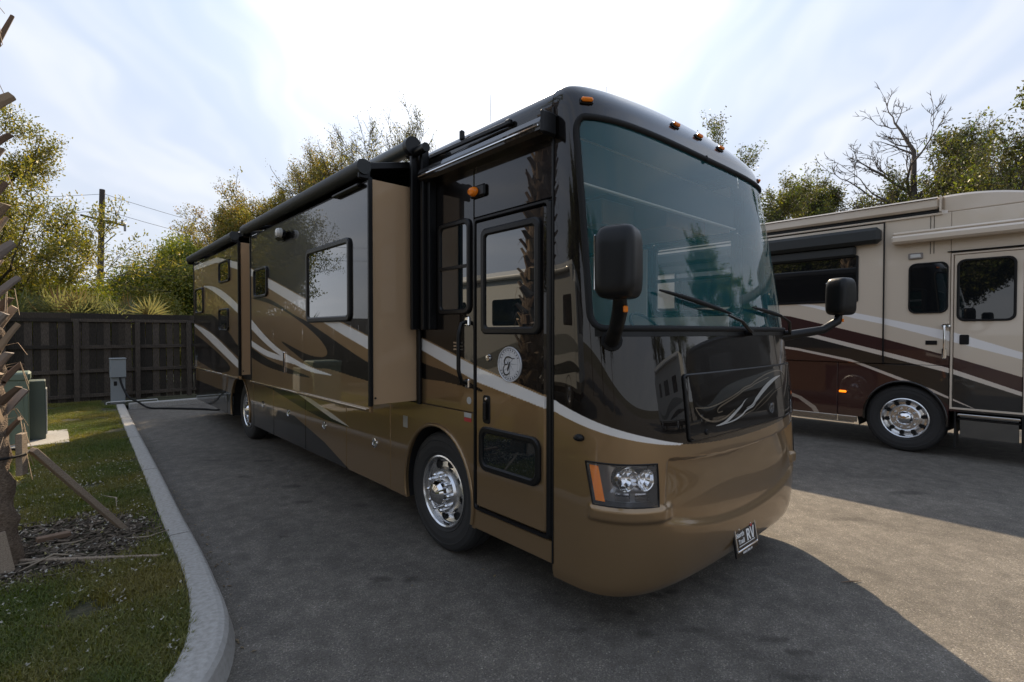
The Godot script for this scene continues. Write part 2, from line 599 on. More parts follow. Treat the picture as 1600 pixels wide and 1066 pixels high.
func kerbs(line: PackedVector2Array) -> void:
	# cast lengths with a joint between them; section: back edge, rounded top, sloping face
	var sec := [Vector2(-0.085, 0.05), Vector2(-0.085, 0.125), Vector2(-0.075, 0.135), Vector2(0.035, 0.135), Vector2(0.058, 0.128), Vector2(0.075, 0.108), Vector2(0.10, 0.0), Vector2(0.10, -0.02)]
	var kerb := Node3D.new()
	kerb.name = "kerb"
	add_child(kerb)
	tag(kerb, "pale concrete kerb curving round the lawn", "", "", "structure")
	var len := 0.0
	var cuts := PackedFloat32Array()
	for i in line.size():
		cuts.append(len)
		if i + 1 < line.size(): len += line[i].distance_to(line[i + 1])
	var joints := [0.0, 2.35, 4.75, 7.2, 9.75, 11.95, 12.9, 15.0, len]
	for k in joints.size() - 1:
		var b := MB.new()
		var a0: float = joints[k] + 0.010
		var a1: float = joints[k + 1] - 0.010
		var m := maxi(2, int((a1 - a0) / 0.12))
		var at := func(s: float) -> Array:
			var i := clampi(cuts.bsearch(s) - 1, 0, line.size() - 2)
			var t := (s - cuts[i]) / maxf(1e-5, cuts[i + 1] - cuts[i])
			var d := (line[mini(i + 2, line.size() - 1)] - line[maxi(i - 1, 0)]).normalized()
			return [line[i].lerp(line[i + 1], t), d]
		var frame := func(i: int, j: int) -> Vector3:
			var r: Array = at.call(lerpf(a0, a1, float(i) / m))
			var d: Vector2 = r[1]
			var out := Vector2(d.y, -d.x)   # towards the asphalt
			var p: Vector2 = r[0] + out * (sec[j].x * (1.0 + 0.25 * smoothstep(-3.9, -3.2, r[0].y)))
			return Vector3(p.x, sec[j].y, p.y)
		for j in sec.size() - 1:
			var jj := j
			b.grid(func(i: int, q: int) -> Vector3: return frame.call(i, jj + q), m, 1)
		for e in [0, m]:
			for j in range(1, sec.size() - 1):
				b.tri(frame.call(e, 0), frame.call(e, j), frame.call(e, j + 1))
		part("kerb_segment", b, concrete(), kerb)
	# low kerb across the rear of the bay
	var rear := Node3D.new()
	rear.name = "rear_kerb"
	add_child(rear)
	tag(rear, "straight concrete kerb in front of the fence", "", "", "structure")
	for k in 5:
		part("kerb_segment", MB.new().box(Vector3(1.26 + 2.4 * k + 1.197, 0.055, -14.61), Vector3(2.394, 0.17, 0.16), 0.02), concrete(), rear)

# ---------------------------------------------------------------- plants
func leaf_clump(rng: RandomNumberGenerator, count: int, spread: float, size: float) -> ArrayMesh:
	var b := MB.new()
	for i in count:
		var c := Vector3(rng.randfn(), rng.randfn(), rng.randfn()) * spread * 0.5
		var d := Vector3(rng.randfn(), rng.randfn(), rng.randfn()).normalized()
		var s := d.cross(Vector3(rng.randfn(), rng.randfn(), rng.randfn())).normalized()
		var l := size * rng.randf_range(0.7, 1.3)
		b.quad(c - d * l * 0.5, c + s * l * 0.24 - d * l * 0.05, c + d * l * 0.5, c - s * l * 0.24 - d * l * 0.05)
	return b.mesh()

func grow(b: MB, tips: Array, p: Vector3, d: Vector3, l: float, r: float, lvl: int, sp: Dictionary, rng: RandomNumberGenerator) -> void:
	var m := 5 if lvl < 2 else 4
	var pts := [p]
	var rad := [r]
	var ends := maxf(r * (0.62 if lvl == 0 else 0.35), 0.006)
	for i in m:
		d = (d + Vector3(rng.randfn(), rng.randfn() * 0.6, rng.randfn()) * float(sp.wob) * (0.4 if lvl == 0 else 1.0) + Vector3.UP * float(sp.up) * (0.3 if lvl == 0 else 1.0)).normalized()
		p += d * l / m
		pts.append(p)
		rad.append(lerpf(r, ends, float(i + 1) / m))
		if lvl >= int(sp.leaf_from):
			tips.append(p)
	b.tube(pts, rad, 7 if lvl == 0 else (5 if lvl == 1 else 3), false, false)
	if lvl >= int(sp.levels):
		return
	var kids: int = sp.kids[mini(lvl, sp.kids.size() - 1)]
	for k in kids + 1:
		var t := rng.randf_range(sp.get("low", 0.35) if lvl == 0 else 0.25, 1.0) if k < kids else 1.0
		var f := t * m
		var i := mini(int(f), m - 1)
		var q: Vector3 = (pts[i] as Vector3).lerp(pts[i + 1], f - i)
		var ax := d.cross(Vector3(rng.randfn(), rng.randfn(), rng.randfn())).normalized()
		var nd := d.rotated(ax, deg_to_rad(rng.randf_range(sp.spread * 0.55, sp.spread * 1.25) if k < kids else rng.randf_range(0.0, 14.0)))
		grow(b, tips, q, nd, l * rng.randf_range(sp.ratio * 0.75, sp.ratio * 1.2) * (1.15 - 0.4 * t if lvl == 0 else 1.0), maxf(float(rad[i]) * 0.55 if k < kids else ends, sp.get("twig", 0.010)), lvl + 1, sp, rng)

# sp: h, r, levels, kids, spread (degrees), ratio, wob, up, leaf_from, clump (leaves, spread, size), share, cols
func tree(called: String, at: Vector3, label: String, category: String, sp: Dictionary, sd: int, group := "") -> Node3D:
	var rng := RandomNumberGenerator.new()
	rng.seed = sd
	var o := thing(called, at, label, category, group)
	var b := MB.new()
	var tips := []
	var stems: int = sp.get("stems", 1)
	for i in stems:
		var d := Vector3(rng.randfn() * 0.1, 1, rng.randfn() * 0.1) if stems == 1 else Vector3(rng.randfn() * 0.4, 1, rng.randfn() * 0.4)
		grow(b, tips, Vector3(rng.randfn(), 0, rng.randfn()) * 0.12 * (stems - 1) + Vector3(0, -0.05, 0), (d + sp.get("lean", Vector3.ZERO)).normalized(), sp.h * sp.get("trunk", 0.55) * rng.randf_range(0.85, 1.1), sp.r, 0, sp, rng)
	var top := 0.1
	for q in b.v: top = maxf(top, q.y)
	var k1: float = sp.h / top
	var wide: float = k1 * sp.get("wide", 1.0)
	for i in b.v.size(): b.v[i] = b.v[i] * Vector3(wide, k1, wide)
	for i in tips.size(): tips[i] = tips[i] * Vector3(wide, k1, wide)
	part("trunk", b, mat(sp.get("bark", "bark"), lin(0.075, 0.062, 0.05), 0.95), o)
	var spots := []
	for p in tips:
		var k: float = sp.share
		while k > 0.0:
			if rng.randf() < k:
				spots.append(p + Vector3(rng.randfn(), rng.randfn(), rng.randfn()) * float(sp.get("scatter", 0.12)))
			k -= 1.0
	if spots.is_empty():
		return o
	var mm := MultiMesh.new()
	mm.transform_format = MultiMesh.TRANSFORM_3D
	mm.use_colors = true
	mm.mesh = leaf_clump(rng, sp.clump[0], sp.clump[1], sp.clump[2])
	mm.instance_count = spots.size()
	for i in spots.size():
		mm.set_instance_transform(i, Transform3D(Basis(Vector3(rng.randfn(), rng.randfn(), rng.randfn()).normalized(), rng.randf() * TAU).scaled(Vector3.ONE * rng.randf_range(0.5, 1.45)), spots[i]))
		var c: Color = (sp.cols[rng.randi() % sp.cols.size()] as Color)
		mm.set_instance_color(i, c * rng.randf_range(0.75, 1.25))
	var cr := MultiMeshInstance3D.new()
	cr.name = "crown"
	cr.multimesh = mm
	cr.material_override = leaf_material()
	cr.set_meta("kind", "stuff")
	o.add_child(cr)
	return o

func leaf_material() -> StandardMaterial3D:
	return mat("leaf", Color.WHITE, 0.55, 0.0, {"vc": true, "back": Color(0.95, 0.95, 0.55)})

func trees() -> void:
	var green := [Color(0.106, 0.150, 0.031), Color(0.150, 0.188, 0.037), Color(0.213, 0.225, 0.044)]
	var olive := [Color(0.213, 0.206, 0.050), Color(0.325, 0.263, 0.056), Color(0.150, 0.163, 0.037)]
	var gold := [Color(0.32, 0.20, 0.045), Color(0.25, 0.19, 0.045), Color(0.19, 0.17, 0.04)]
	var dull := [Color(0.075, 0.08, 0.04), Color(0.10, 0.10, 0.048), Color(0.12, 0.11, 0.05)]
	var lime := [Color(0.275, 0.300, 0.044), Color(0.350, 0.338, 0.050), Color(0.175, 0.225, 0.037)]
	var grp := "trees beyond the fence"
	var oak := {"h": 8.6, "r": 0.16, "levels": 4, "kids": [9, 6, 5, 4], "spread": 48.0, "ratio": 0.56, "wob": 0.14, "up": 0.05, "leaf_from": 3, "clump": [12, 0.17, 0.07], "share": 1.5, "scatter": 0.045, "wide": 1.05, "cols": olive, "trunk": 0.60, "low": 0.2}
	tree("oak_tree", Vector3(-1.5, 0, -20.5), "tall loose olive oak behind the fence, left of the utility pole", "tree", oak, 41, grp)
	var bush := {"h": 3.4, "r": 0.05, "levels": 3, "kids": [9, 7, 5], "spread": 42.0, "ratio": 0.6, "wob": 0.18, "up": 0.08, "leaf_from": 2, "clump": [14, 0.28, 0.075], "share": 1.3, "wide": 0.6, "cols": lime, "trunk": 0.55, "stems": 4, "low": 0.1, "scatter": 0.16}
	tree("shrub", Vector3(1.0, 0, -19.0), "yellow green shrub behind the fence below the utility pole", "shrub", bush, 61)
	tree("shrub", Vector3(-0.6, 0, -19.2), "yellow green shrub behind the fence below the loose oak", "shrub", bush.merged({"h": 3.2}, true), 62)
	tree("shrub", Vector3(2.0, 0, -19.6), "low olive shrub behind the fence between pole and dark green trees", "shrub", bush.merged({"h": 3.0, "cols": olive}, true), 63)
	var dense := {"h": 4.9, "r": 0.09, "levels": 4, "kids": [9, 6, 4, 3], "spread": 46.0, "ratio": 0.56, "wob": 0.15, "up": 0.06, "leaf_from": 2, "clump": [14, 0.30, 0.08], "share": 1.3, "wide": 0.8, "cols": green, "trunk": 0.55, "stems": 2, "low": 0.1}
	tree("evergreen_tree", Vector3(2.95, 0, -22.0), "low dark green tree behind the fence, its top below the wires", "tree", dense.merged({"h": 4.4}, true), 71, grp)
	tree("evergreen_tree", Vector3(4.1, 0, -21.4), "bright dark green tree next to the rear slide-out roof", "tree", dense.merged({"h": 5.3, "cols": green + lime}, true), 72, grp)
	tree("autumn_tree", Vector3(6.4, 0, -27.5), "rusty gold leaved tree above the rear slide-out", "tree", oak.merged({"h": 8.3, "cols": gold, "share": 1.1, "leaf_from": 2, "ratio": 0.5}, true), 81, grp)
	var airy := {"h": 9.0, "r": 0.15, "levels": 4, "kids": [9, 6, 5, 4], "spread": 34.0, "ratio": 0.55, "wob": 0.12, "up": 0.09, "leaf_from": 3, "clump": [5, 0.16, 0.07], "share": 0.6, "scatter": 0.05, "twig": 0.012, "cols": gold + olive, "trunk": 0.58, "low": 0.25}
	tree("maple_tree", Vector3(8.2, 0, -21.8), "gold green tree over the middle of the roof, lower than its neighbour", "tree", airy.merged({"h": 10.0, "share": 1.7, "spread": 44.0, "wide": 1.05}, true), 91, grp)
	tree("maple_tree", Vector3(10.9, 0, -22.2), "tall nearly bare budding tree with many upright twigs above the awning", "tree", airy.merged({"h": 12.4, "share": 0.8, "wide": 1.15, "cols": olive + dull}, true), 92, grp)
	tree("maple_tree", Vector3(14.3, 0, -22.6), "nearly bare budding tree right of the tall one, beside the awning arm", "tree", airy.merged({"h": 13.6, "share": 0.8, "wide": 1.15, "cols": olive + dull}, true), 93, grp)
	tree("maple_tree", Vector3(6.2, 0, -22.6), "small gold green tree at the rear end of the roof awning", "tree", airy.merged({"h": 7.8, "share": 2.0, "spread": 44.0}, true), 94, grp)
	var far := "trees behind the beige motorhome"
	var dark := {"h": 8.0, "r": 0.13, "levels": 4, "kids": [9, 6, 5, 3], "spread": 44.0, "ratio": 0.52, "wob": 0.15, "up": 0.05, "leaf_from": 3, "clump": [10, 0.17, 0.08], "share": 1.0, "scatter": 0.045, "cols": dull + dull + green, "wide": 0.9, "trunk": 0.58, "low": 0.25}
	tree("live_oak", Vector3(22.6, 0, -9.2), "sparse slender oak just right of the windshield", "tree", dark.merged({"h": 10.6, "share": 0.9, "spread": 38.0, "wide": 0.75}, true), 101, far)
	tree("live_oak", Vector3(25.0, 0, -7.2), "low dark oak second right of the windshield", "tree", dark.merged({"h": 9.0, "share": 1.1}, true), 102, far)
	tree("live_oak", Vector3(24.4, 0, -5.0), "broad dark oak left of the dead tree", "tree", dark.merged({"h": 9.4, "share": 0.9}, true), 103, far)
	tree("live_oak", Vector3(24.2, 0, -2.9), "dense dark oak around the foot of the dead tree", "tree", dark.merged({"h": 8.7, "share": 0.8}, true), 104, far)
	tree("live_oak", Vector3(21.9, 0, -1.6), "tall oak at the right edge above the beige roof", "tree", dark.merged({"h": 9.2, "share": 0.45, "spread": 40.0, "wide": 0.7}, true), 105, far)
	tree("dead_tree", Vector3(24.2, 0, -4.1), "bare dead tree with crooked forking limbs", "tree", {"h": 12.2, "twig": 0.016, "r": 0.20, "levels": 4, "kids": [5, 5, 5, 3], "spread": 44.0, "ratio": 0.42, "wob": 0.20, "up": 0.03, "leaf_from": 9, "clump": [1, 0.1, 0.1], "share": 0.0, "cols": dull, "trunk": 0.72, "low": 0.55, "bark": "dead_bark"}, 117)
	# trees across the lot behind the camera, seen in the windshield and the front paint
	var back := "trees across the lot mirrored in the windshield"
	tree("live_oak", Vector3(19.0, 0, 13.0), "green oak across the lot mirrored in the windshield, nearest", "tree", dark.merged({"h": 10.5, "cols": green + lime, "share": 1.4}, true), 121, back)
	tree("live_oak", Vector3(25.0, 0, 9.0), "tall oak across the lot mirrored at the windshield edge", "tree", dark.merged({"h": 12.0, "cols": green, "share": 1.4}, true), 122, back)
	tree("live_oak", Vector3(15.0, 0, 22.0), "oak farthest across the lot mirrored in the front paint", "tree", dark.merged({"h": 10.0, "share": 1.3}, true), 123, back)
	# and to the left of the lawn, dark in the other motorhome's windows
	var left := "trees left of the lawn mirrored in the beige motorhome"
	var say := ["oak left of the lawn, farthest from the lot", "oak left of the lawn, beside the white motorhome nose", "oak left of the lawn, level with the camera", "oak left of the lawn, behind the camera"]
	var spots := [Vector3(-13.5, 0, -9.0), Vector3(-12.5, 0, -4.0), Vector3(-13.0, 0, 1.5), Vector3(-11.5, 0, 7.5)]
	for i in 4:
		tree("live_oak", spots[i], say[i], "tree", dark.merged({"h": 8.0 + i % 2, "share": 1.6, "clump": [10, 0.4, 0.14], "wide": 1.1}, true), 131 + i, left)
	palmettos()
	grass()

func fan_frond(rng: RandomNumberGenerator, blades: int, l: float) -> ArrayMesh:
	# a palm fan lying along +y from its stalk, folded blades
	var b := MB.new()
	b.tube([Vector3(0, 0, 0), Vector3(0, l * 0.35, 0.03 * l), Vector3(0, l * 0.62, 0.08 * l)], [0.012, 0.010, 0.008], 4)
	var hub := Vector3(0, l * 0.6, 0.08 * l)
	for i in blades:
		var a := deg_to_rad(lerpf(-105.0, 105.0, (i + 0.5) / blades))
		var d := Vector3(sin(a), cos(a), 0.15 + 0.25 * absf(sin(a)))
		var bl := l * (0.62 - 0.16 * absf(a) / 1.9) * rng.randf_range(0.9, 1.08)
		var s := Vector3(cos(a), -sin(a), 0) * 0.020 * l
		var mid := hub + d * bl * 0.55 + Vector3(0, 0, -0.02)
		var tip := hub + d * bl + Vector3(0, -0.05 * l, -0.10 * l)
		b.quad(hub - s * 0.3, hub + s * 0.3, mid + s + Vector3(0, 0, 0.012), mid)
		b.quad(hub - s * 0.3, mid, mid - s + Vector3(0, 0, 0.012), hub - s * 0.3)
		b.tri(mid, mid + s + Vector3(0, 0, 0.012), tip)
		b.tri(mid - s + Vector3(0, 0, 0.012), mid, tip)
	return b.mesh()

func palmettos() -> void:
	var rng := RandomNumberGenerator.new()
	rng.seed = 77
	var fans := [fan_frond(rng, 15, 1.0), fan_frond(rng, 17, 1.15)]
	var cols := {"palmetto_green": lin(0.04, 0.06, 0.018), "palmetto_yellow": lin(0.11, 0.11, 0.025), "palmetto_rust": lin(0.20, 0.09, 0.025)}
	var say := ["saw palmetto at the far left over the fence", "green saw palmetto over the fence, beside the palm trunk", "saw palmetto over the fence with rusty fronds, second from the left", "dark green saw palmetto over the middle of the fence", "saw palmetto with orange fronds over the fence, nearest the dark trees"]
	var xs := [-1.9, -0.75, 0.25, 1.05, 1.75]
	for i in 5:
		var o := thing("saw_palmetto", Vector3(xs[i], 0, -16.75 - 0.15 * (i % 2)), say[i], "palm", "saw palmettos looking over the fence")
		part("stem", MB.new().tube([Vector3(0, -0.05, 0), Vector3(0.05, 0.9, 0), Vector3(0.0, 1.55 + 0.1 * (i % 3), 0)], [0.10, 0.09, 0.08], 8), mat("palm_bark", lin(0.09, 0.07, 0.05), 0.95), o)
		for k in 16:
			var nm: String = ["palmetto_green", "palmetto_green", "palmetto_yellow"][rng.randi() % 3]
			if i in [2, 4] and k % 3 == 0: nm = "palmetto_rust"
			var f := part("frond", fans[k % 2], mat(nm, cols[nm], 0.6, 0.0, {"back": Color(0.5, 0.5, 0.3)}), o, Vector3(0, 1.4 + 0.1 * (i % 3) + rng.randf() * 0.15, 0))
			f.rotation = Vector3(0, 0, 0)
			f.basis = Basis(Vector3.UP, rng.randf() * TAU) * Basis(Vector3.RIGHT, deg_to_rad(rng.randf_range(4, 48)))

func grass() -> void:
	var rng := RandomNumberGenerator.new()
	rng.seed = 9
	# a tuft: a few bent blades
	var b := MB.new()
	for i in 9:
		var a := rng.randf() * TAU
		var p := Vector3(rng.randfn(), 0, rng.randfn()) * 0.018
		var d := Vector3(cos(a), 0, sin(a))
		var s := Vector3(-d.z, 0, d.x) * 0.0022
		var h := rng.randf_range(0.02, 0.05)
		var lean := rng.randf_range(0.2, 1.1)
		var m := p + Vector3.UP * h * 0.6 + d * h * 0.3 * lean
		var t := p + Vector3.UP * h * 0.85 + d * h * 0.9 * lean
		b.quad(p - s, p + s, m + s * 0.8, m - s * 0.8)
		b.tri(m - s * 0.8, m + s * 0.8, t)
	var spots := []
	var cols := []
	var patch := noise(0.9, FastNoiseLite.TYPE_SIMPLEX_SMOOTH, 3, 4)
	var line := curve(KERB, false, 4)
	var edge := func(z: float) -> float:
		for i in line.size() - 1:
			if line[i].y <= z and line[i + 1].y > z:
				return lerpf(line[i].x, line[i + 1].x, (z - line[i].y) / (line[i + 1].y - line[i].y)) - 0.085
		return 0.8
	while spots.size() < 52000:
		var z := -2.6 - 13.2 * pow(rng.randf(), 1.7)
		var x1: float = edge.call(z)
		var x := x1 - rng.randf() * minf(3.2, 1.2 + 0.22 * -z)
		if z > -2.62 or off_lawn(line, Vector2(x, z)):
			continue
		var dens := patch.get_noise_2d(x, z)
		var mulch := Vector2((x + 0.1) / 0.85, (z + 5.35) / 0.75).length()
		if dens < -0.46 + rng.randf() * 0.25 or mulch < 0.75 + 0.5 * rng.randf():
			continue
		if z < -9.6 and z > -12.6 and x < 0.2 and Vector2((x + 0.47) / 0.72, (z + 10.8) / 0.78).length() < 1.0:
			continue
		spots.append(Vector3(x, 0.103, z))
		var dry := clampf(0.45 + 0.9 * patch.get_noise_2d(x * 0.7 + 40.0, z * 0.7) + rng.randfn() * 0.15, 0.0, 1.0)
		cols.append(Color(0.095, 0.135, 0.024).lerp(Color(0.24, 0.20, 0.06), dry) * rng.randf_range(0.7, 1.3))
	scatter("grass", b.mesh(), spots, cols, leaf_material(), "short patchy green grass on the lawn strip", "grass", rng, 0.8, 1.4, false)
	# small white petals strewn in the grass
	var pb := MB.new()
	pb.quad(Vector3(-0.007, 0, -0.004), Vector3(0.0, 0.003, 0.006), Vector3(0.007, 0, 0.003), Vector3(0.001, 0.002, -0.006))
	pb.tri(Vector3(0, 0.001, 0.002), Vector3(0.004, 0.006, 0.008), Vector3(-0.004, 0.005, 0.008))
	spots = []
	cols = []
	for i in 2600:
		var z := -2.7 - 6.0 * pow(rng.randf(), 1.3)
		var x1: float = edge.call(z)
		var x := x1 - 0.02 - rng.randf() * 1.3
		if off_lawn(line, Vector2(x, z)) or patch.get_noise_2d(x * 2.0 + 70.0, z * 2.0) < -0.15:
			continue
		spots.append(Vector3(x, 0.103 + rng.randf_range(0.012, 0.035), z))
		cols.append(Color(0.62, 0.58, 0.54) * rng.randf_range(0.7, 1.1))
	scatter("fallen_petals", pb.mesh(), spots, cols, leaf_material(), "tiny white petals strewn in the grass", "petals", rng, 0.8, 1.8, true)
	# dry leaves blown along the kerb and out on the asphalt
	var lb := MB.new()
	lb.quad(Vector3(-0.022, 0.001, 0), Vector3(0.0, 0.006, -0.010), Vector3(0.024, 0.003, 0), Vector3(0.002, 0.005, 0.010))
	spots = []
	cols = []
	for i in 150:
		var z := -2.9 - 11.0 * rng.randf()
		var x1: float = edge.call(z) + 0.20
		var away := absf(rng.randfn()) * (0.05 if i % 3 else 1.6)
		spots.append(Vector3(x1 + 0.02 + away, 0.004, z + (0.0 if i % 3 else rng.randf() * 3.0)))
		cols.append(Color(0.16, 0.11, 0.06).lerp(Color(0.32, 0.25, 0.17), rng.randf()))
	scatter("fallen_leaves", lb.mesh(), spots, cols, leaf_material(), "few small dry leaves on the asphalt along the kerb", "leaves", rng, 0.35, 0.9, false)
	# bark chips and dry frond litter round the palm
	var chip := MB.new()
	chip.box(Vector3.ZERO, Vector3(0.05, 0.004, 0.011), 0.0)
	spots = []
	cols = []
	for i in 3000:
		var a := rng.randf() * TAU
		var rr := sqrt(rng.randf()) * 1.05
		var x := -0.12 + cos(a) * rr * 0.85
		var z := -5.3 + sin(a) * rr * 0.8
		if x > edge.call(z) - 0.02:
			continue
		spots.append(Vector3(x, 0.108 + rng.randf() * 0.03 * (1.0 - rr * 0.6), z))
		var g := rng.randf()
		cols.append(Color(0.05, 0.038, 0.026).lerp(Color(0.20, 0.16, 0.12), g * g))
	scatter("bark_mulch", chip.mesh(), spots, cols, mat("chips", Color.WHITE, 0.95, 0.0, {"vc": true}), "brown bark mulch and dry litter round the palm", "mulch", rng, 0.4, 1.7, true)

func off_lawn(line: PackedVector2Array, p: Vector2) -> bool:
	# nearer than the kerb's back edge
	for i in line.size() - 1:
		if absf(line[i].y - p.y) < 0.6 and Geometry2D.get_closest_point_to_segment(p, line[i], line[i + 1]).distance_to(p) < 0.115:
			return true
	return false

func scatter(called: String, me: Mesh, spots: Array, cols: Array, m: Material, label: String, category: String, rng: RandomNumberGenerator, s0: float, s1: float, tumble: bool) -> void:
	var mm := MultiMesh.new()
	mm.transform_format = MultiMesh.TRANSFORM_3D
	mm.use_colors = true
	mm.mesh = me
	mm.instance_count = spots.size()
	for i in spots.size():
		var bs := Basis(Vector3.UP, rng.randf() * TAU)
		if tumble:
			bs = bs * Basis(Vector3.RIGHT, rng.randfn() * 0.35) * Basis(Vector3.BACK, rng.randfn() * 0.25)
		mm.set_instance_transform(i, Transform3D(bs.scaled(Vector3.ONE * rng.randf_range(s0, s1)), spots[i]))
		mm.set_instance_color(i, cols[i])
	var o := MultiMeshInstance3D.new()
	o.name = numbered(called)
	o.multimesh = mm
	o.material_override = m
	add_child(o)
	tag(o, label, category, "", "stuff")

# ---------------------------------------------------------------- the bronze motorhome
# front cap: rows of height, z of the centre line, half width
const CAP := [[.265, -1.56, 1.262], [.31, -1.515, 1.272], [.42, -1.483, 1.275], [.65, -1.465, 1.275], [.95, -1.475, 1.275], [1.25, -1.50, 1.275], [1.55, -1.535, 1.275], [1.85, -1.575, 1.275], [2.45, -1.685, 1.275],
	[2.95, -1.795, 1.275], [3.10, -1.835, 1.275], [3.17, -1.865, 1.274], [3.23, -1.92, 1.262], [3.275, -1.99, 1.222], [3.305, -2.14, 1.10]]
const CAP_TOP := 3.305
const CAP_POWER := 3.9
const ARC := 3.447
var arc_s := PackedFloat32Array()

func cap_row(y: float, k: int) -> float:
	var i := 0
	while i < CAP.size() - 2 and CAP[i + 1][0] < y:
		i += 1
	var slope := func(j: int) -> float:
		var a := maxi(j - 1, 0)
		var b := mini(j + 1, CAP.size() - 1)
		return (CAP[b][k] - CAP[a][k]) / (CAP[b][0] - CAP[a][0])
	var h: float = CAP[i + 1][0] - CAP[i][0]
	var t: float = (y - CAP[i][0]) / h
	return (2 * t * t * t - 3 * t * t + 1) * CAP[i][k] + (t * t * t - 2 * t * t + t) * h * slope.call(i) + (3 * t * t - 2 * t * t * t) * CAP[i + 1][k] + (t * t * t - t * t) * h * slope.call(i + 1)

func cap_at(a: float, y: float) -> Vector3:
	var zf := cap_row(y, 1)
	var w := cap_row(y, 2)
	var s := sin(a)
	var x := w * signf(s) * pow(absf(s), 2.0 / CAP_POWER)
	var z := FRONT_SEAM + maxf(zf - FRONT_SEAM, 0.0) * pow(maxf(cos(a), 0.0), 2.0 / CAP_POWER)
	return Vector3(CENTRE + x, y + (0.075 * (1.0 - (x / w) * (x / w)) * minf(1.0, (y - 3.1) / 0.205) if y > 3.1 else 0.0), z)

# the same by length s along the bumper, 0 at the door side's seam
func cap_s(s: float, y: float, off := 0.0) -> Vector3:
	if arc_s.is_empty():
		var last := cap_at(-PI / 2, 0.65)
		var sum := 0.0
		for i in 361:
			var p := cap_at(-PI / 2 + PI * i / 360.0, 0.65)
			sum += p.distance_to(last)
			last = p
			arc_s.append(sum)
	var k := clampi(arc_s.bsearch(s) - 1, 0, 359)
	var a := -PI / 2 + PI * (k + clampf((s - arc_s[k]) / maxf(1e-6, arc_s[k + 1] - arc_s[k]), 0.0, 1.0)) / 360.0
	var p := cap_at(a, y)
	if off != 0.0:
		p += cap_normal(a, y) * off
	return p

func cap_normal(a: float, y: float) -> Vector3:
	var e := 0.01
	var du := cap_at(minf(a + e, PI / 2), y) - cap_at(maxf(a - e, -PI / 2), y)
	var dv := cap_at(a, minf(y + e, CAP_TOP)) - cap_at(a, maxf(y - e, 0.265))
	return du.cross(dv).normalized()

func cap_patch(poly_lo: Vector2, poly_hi: Vector2, nu: int, nv: int, off: float, r := 0.0) -> MB:
	# a sheet over a rounded rectangle (s, y), off proud of the cap
	var b := MB.new()
	var c := (poly_lo + poly_hi) / 2.0
	var h := (poly_hi - poly_lo) / 2.0
	return b.grid(func(i: int, j: int) -> Vector3:
		var q := Vector2(2.0 * i / nu - 1.0, 2.0 * j / nv - 1.0)
		if r > 0.0:   # pull the corners in
			var dx := h.x - absf(q.x) * h.x
			if dx < r:
				var lim := 1.0 - (r - sqrt(maxf(0.0, r * r - (r - dx) * (r - dx)))) / h.y
				q.y *= lim
		return cap_s(c.x + q.x * h.x, c.y + q.y * h.y, off), nu, nv)

func cap_loop(lo: Vector2, hi: Vector2, r: float, off: float, step := 0.05) -> Array:
	var q := rrect(lo.x, lo.y, hi.x, hi.y, r, 6)
	var out := []
	for i in q.size():
		var a := q[i]
		var b := q[(i + 1) % q.size()]
		var m := maxi(1, int(a.distance_to(b) / step))
		for k in m:
			var p := a.lerp(b, float(k) / m)
			out.append(cap_s(p.x, p.y, off))
	return out

const LIV := Rect2(-12.8, 0.25, 10.7, 3.1)   # the side's paint runs over these z and y

func px_side(flat: Array, w: int, h: int) -> PackedVector2Array:
	var q := PackedVector2Array()
	for i in range(0, flat.size(), 2):
		q.append(Vector2((flat[i] - LIV.position.x) / LIV.size.x * w, (1.0 - (flat[i + 1] - LIV.position.y) / LIV.size.y) * h))
	return q

func smooth_px(flat: Array, w: int, h: int) -> PackedVector2Array:
	var c := curve(flat, true, 5)
	var f := []
	for p in c:
		f.append(p.x); f.append(p.y)
	return px_side(f, w, h)

var C_BLACK := Color()
var C_GOLD := Color()
var C_WHITE := Color()

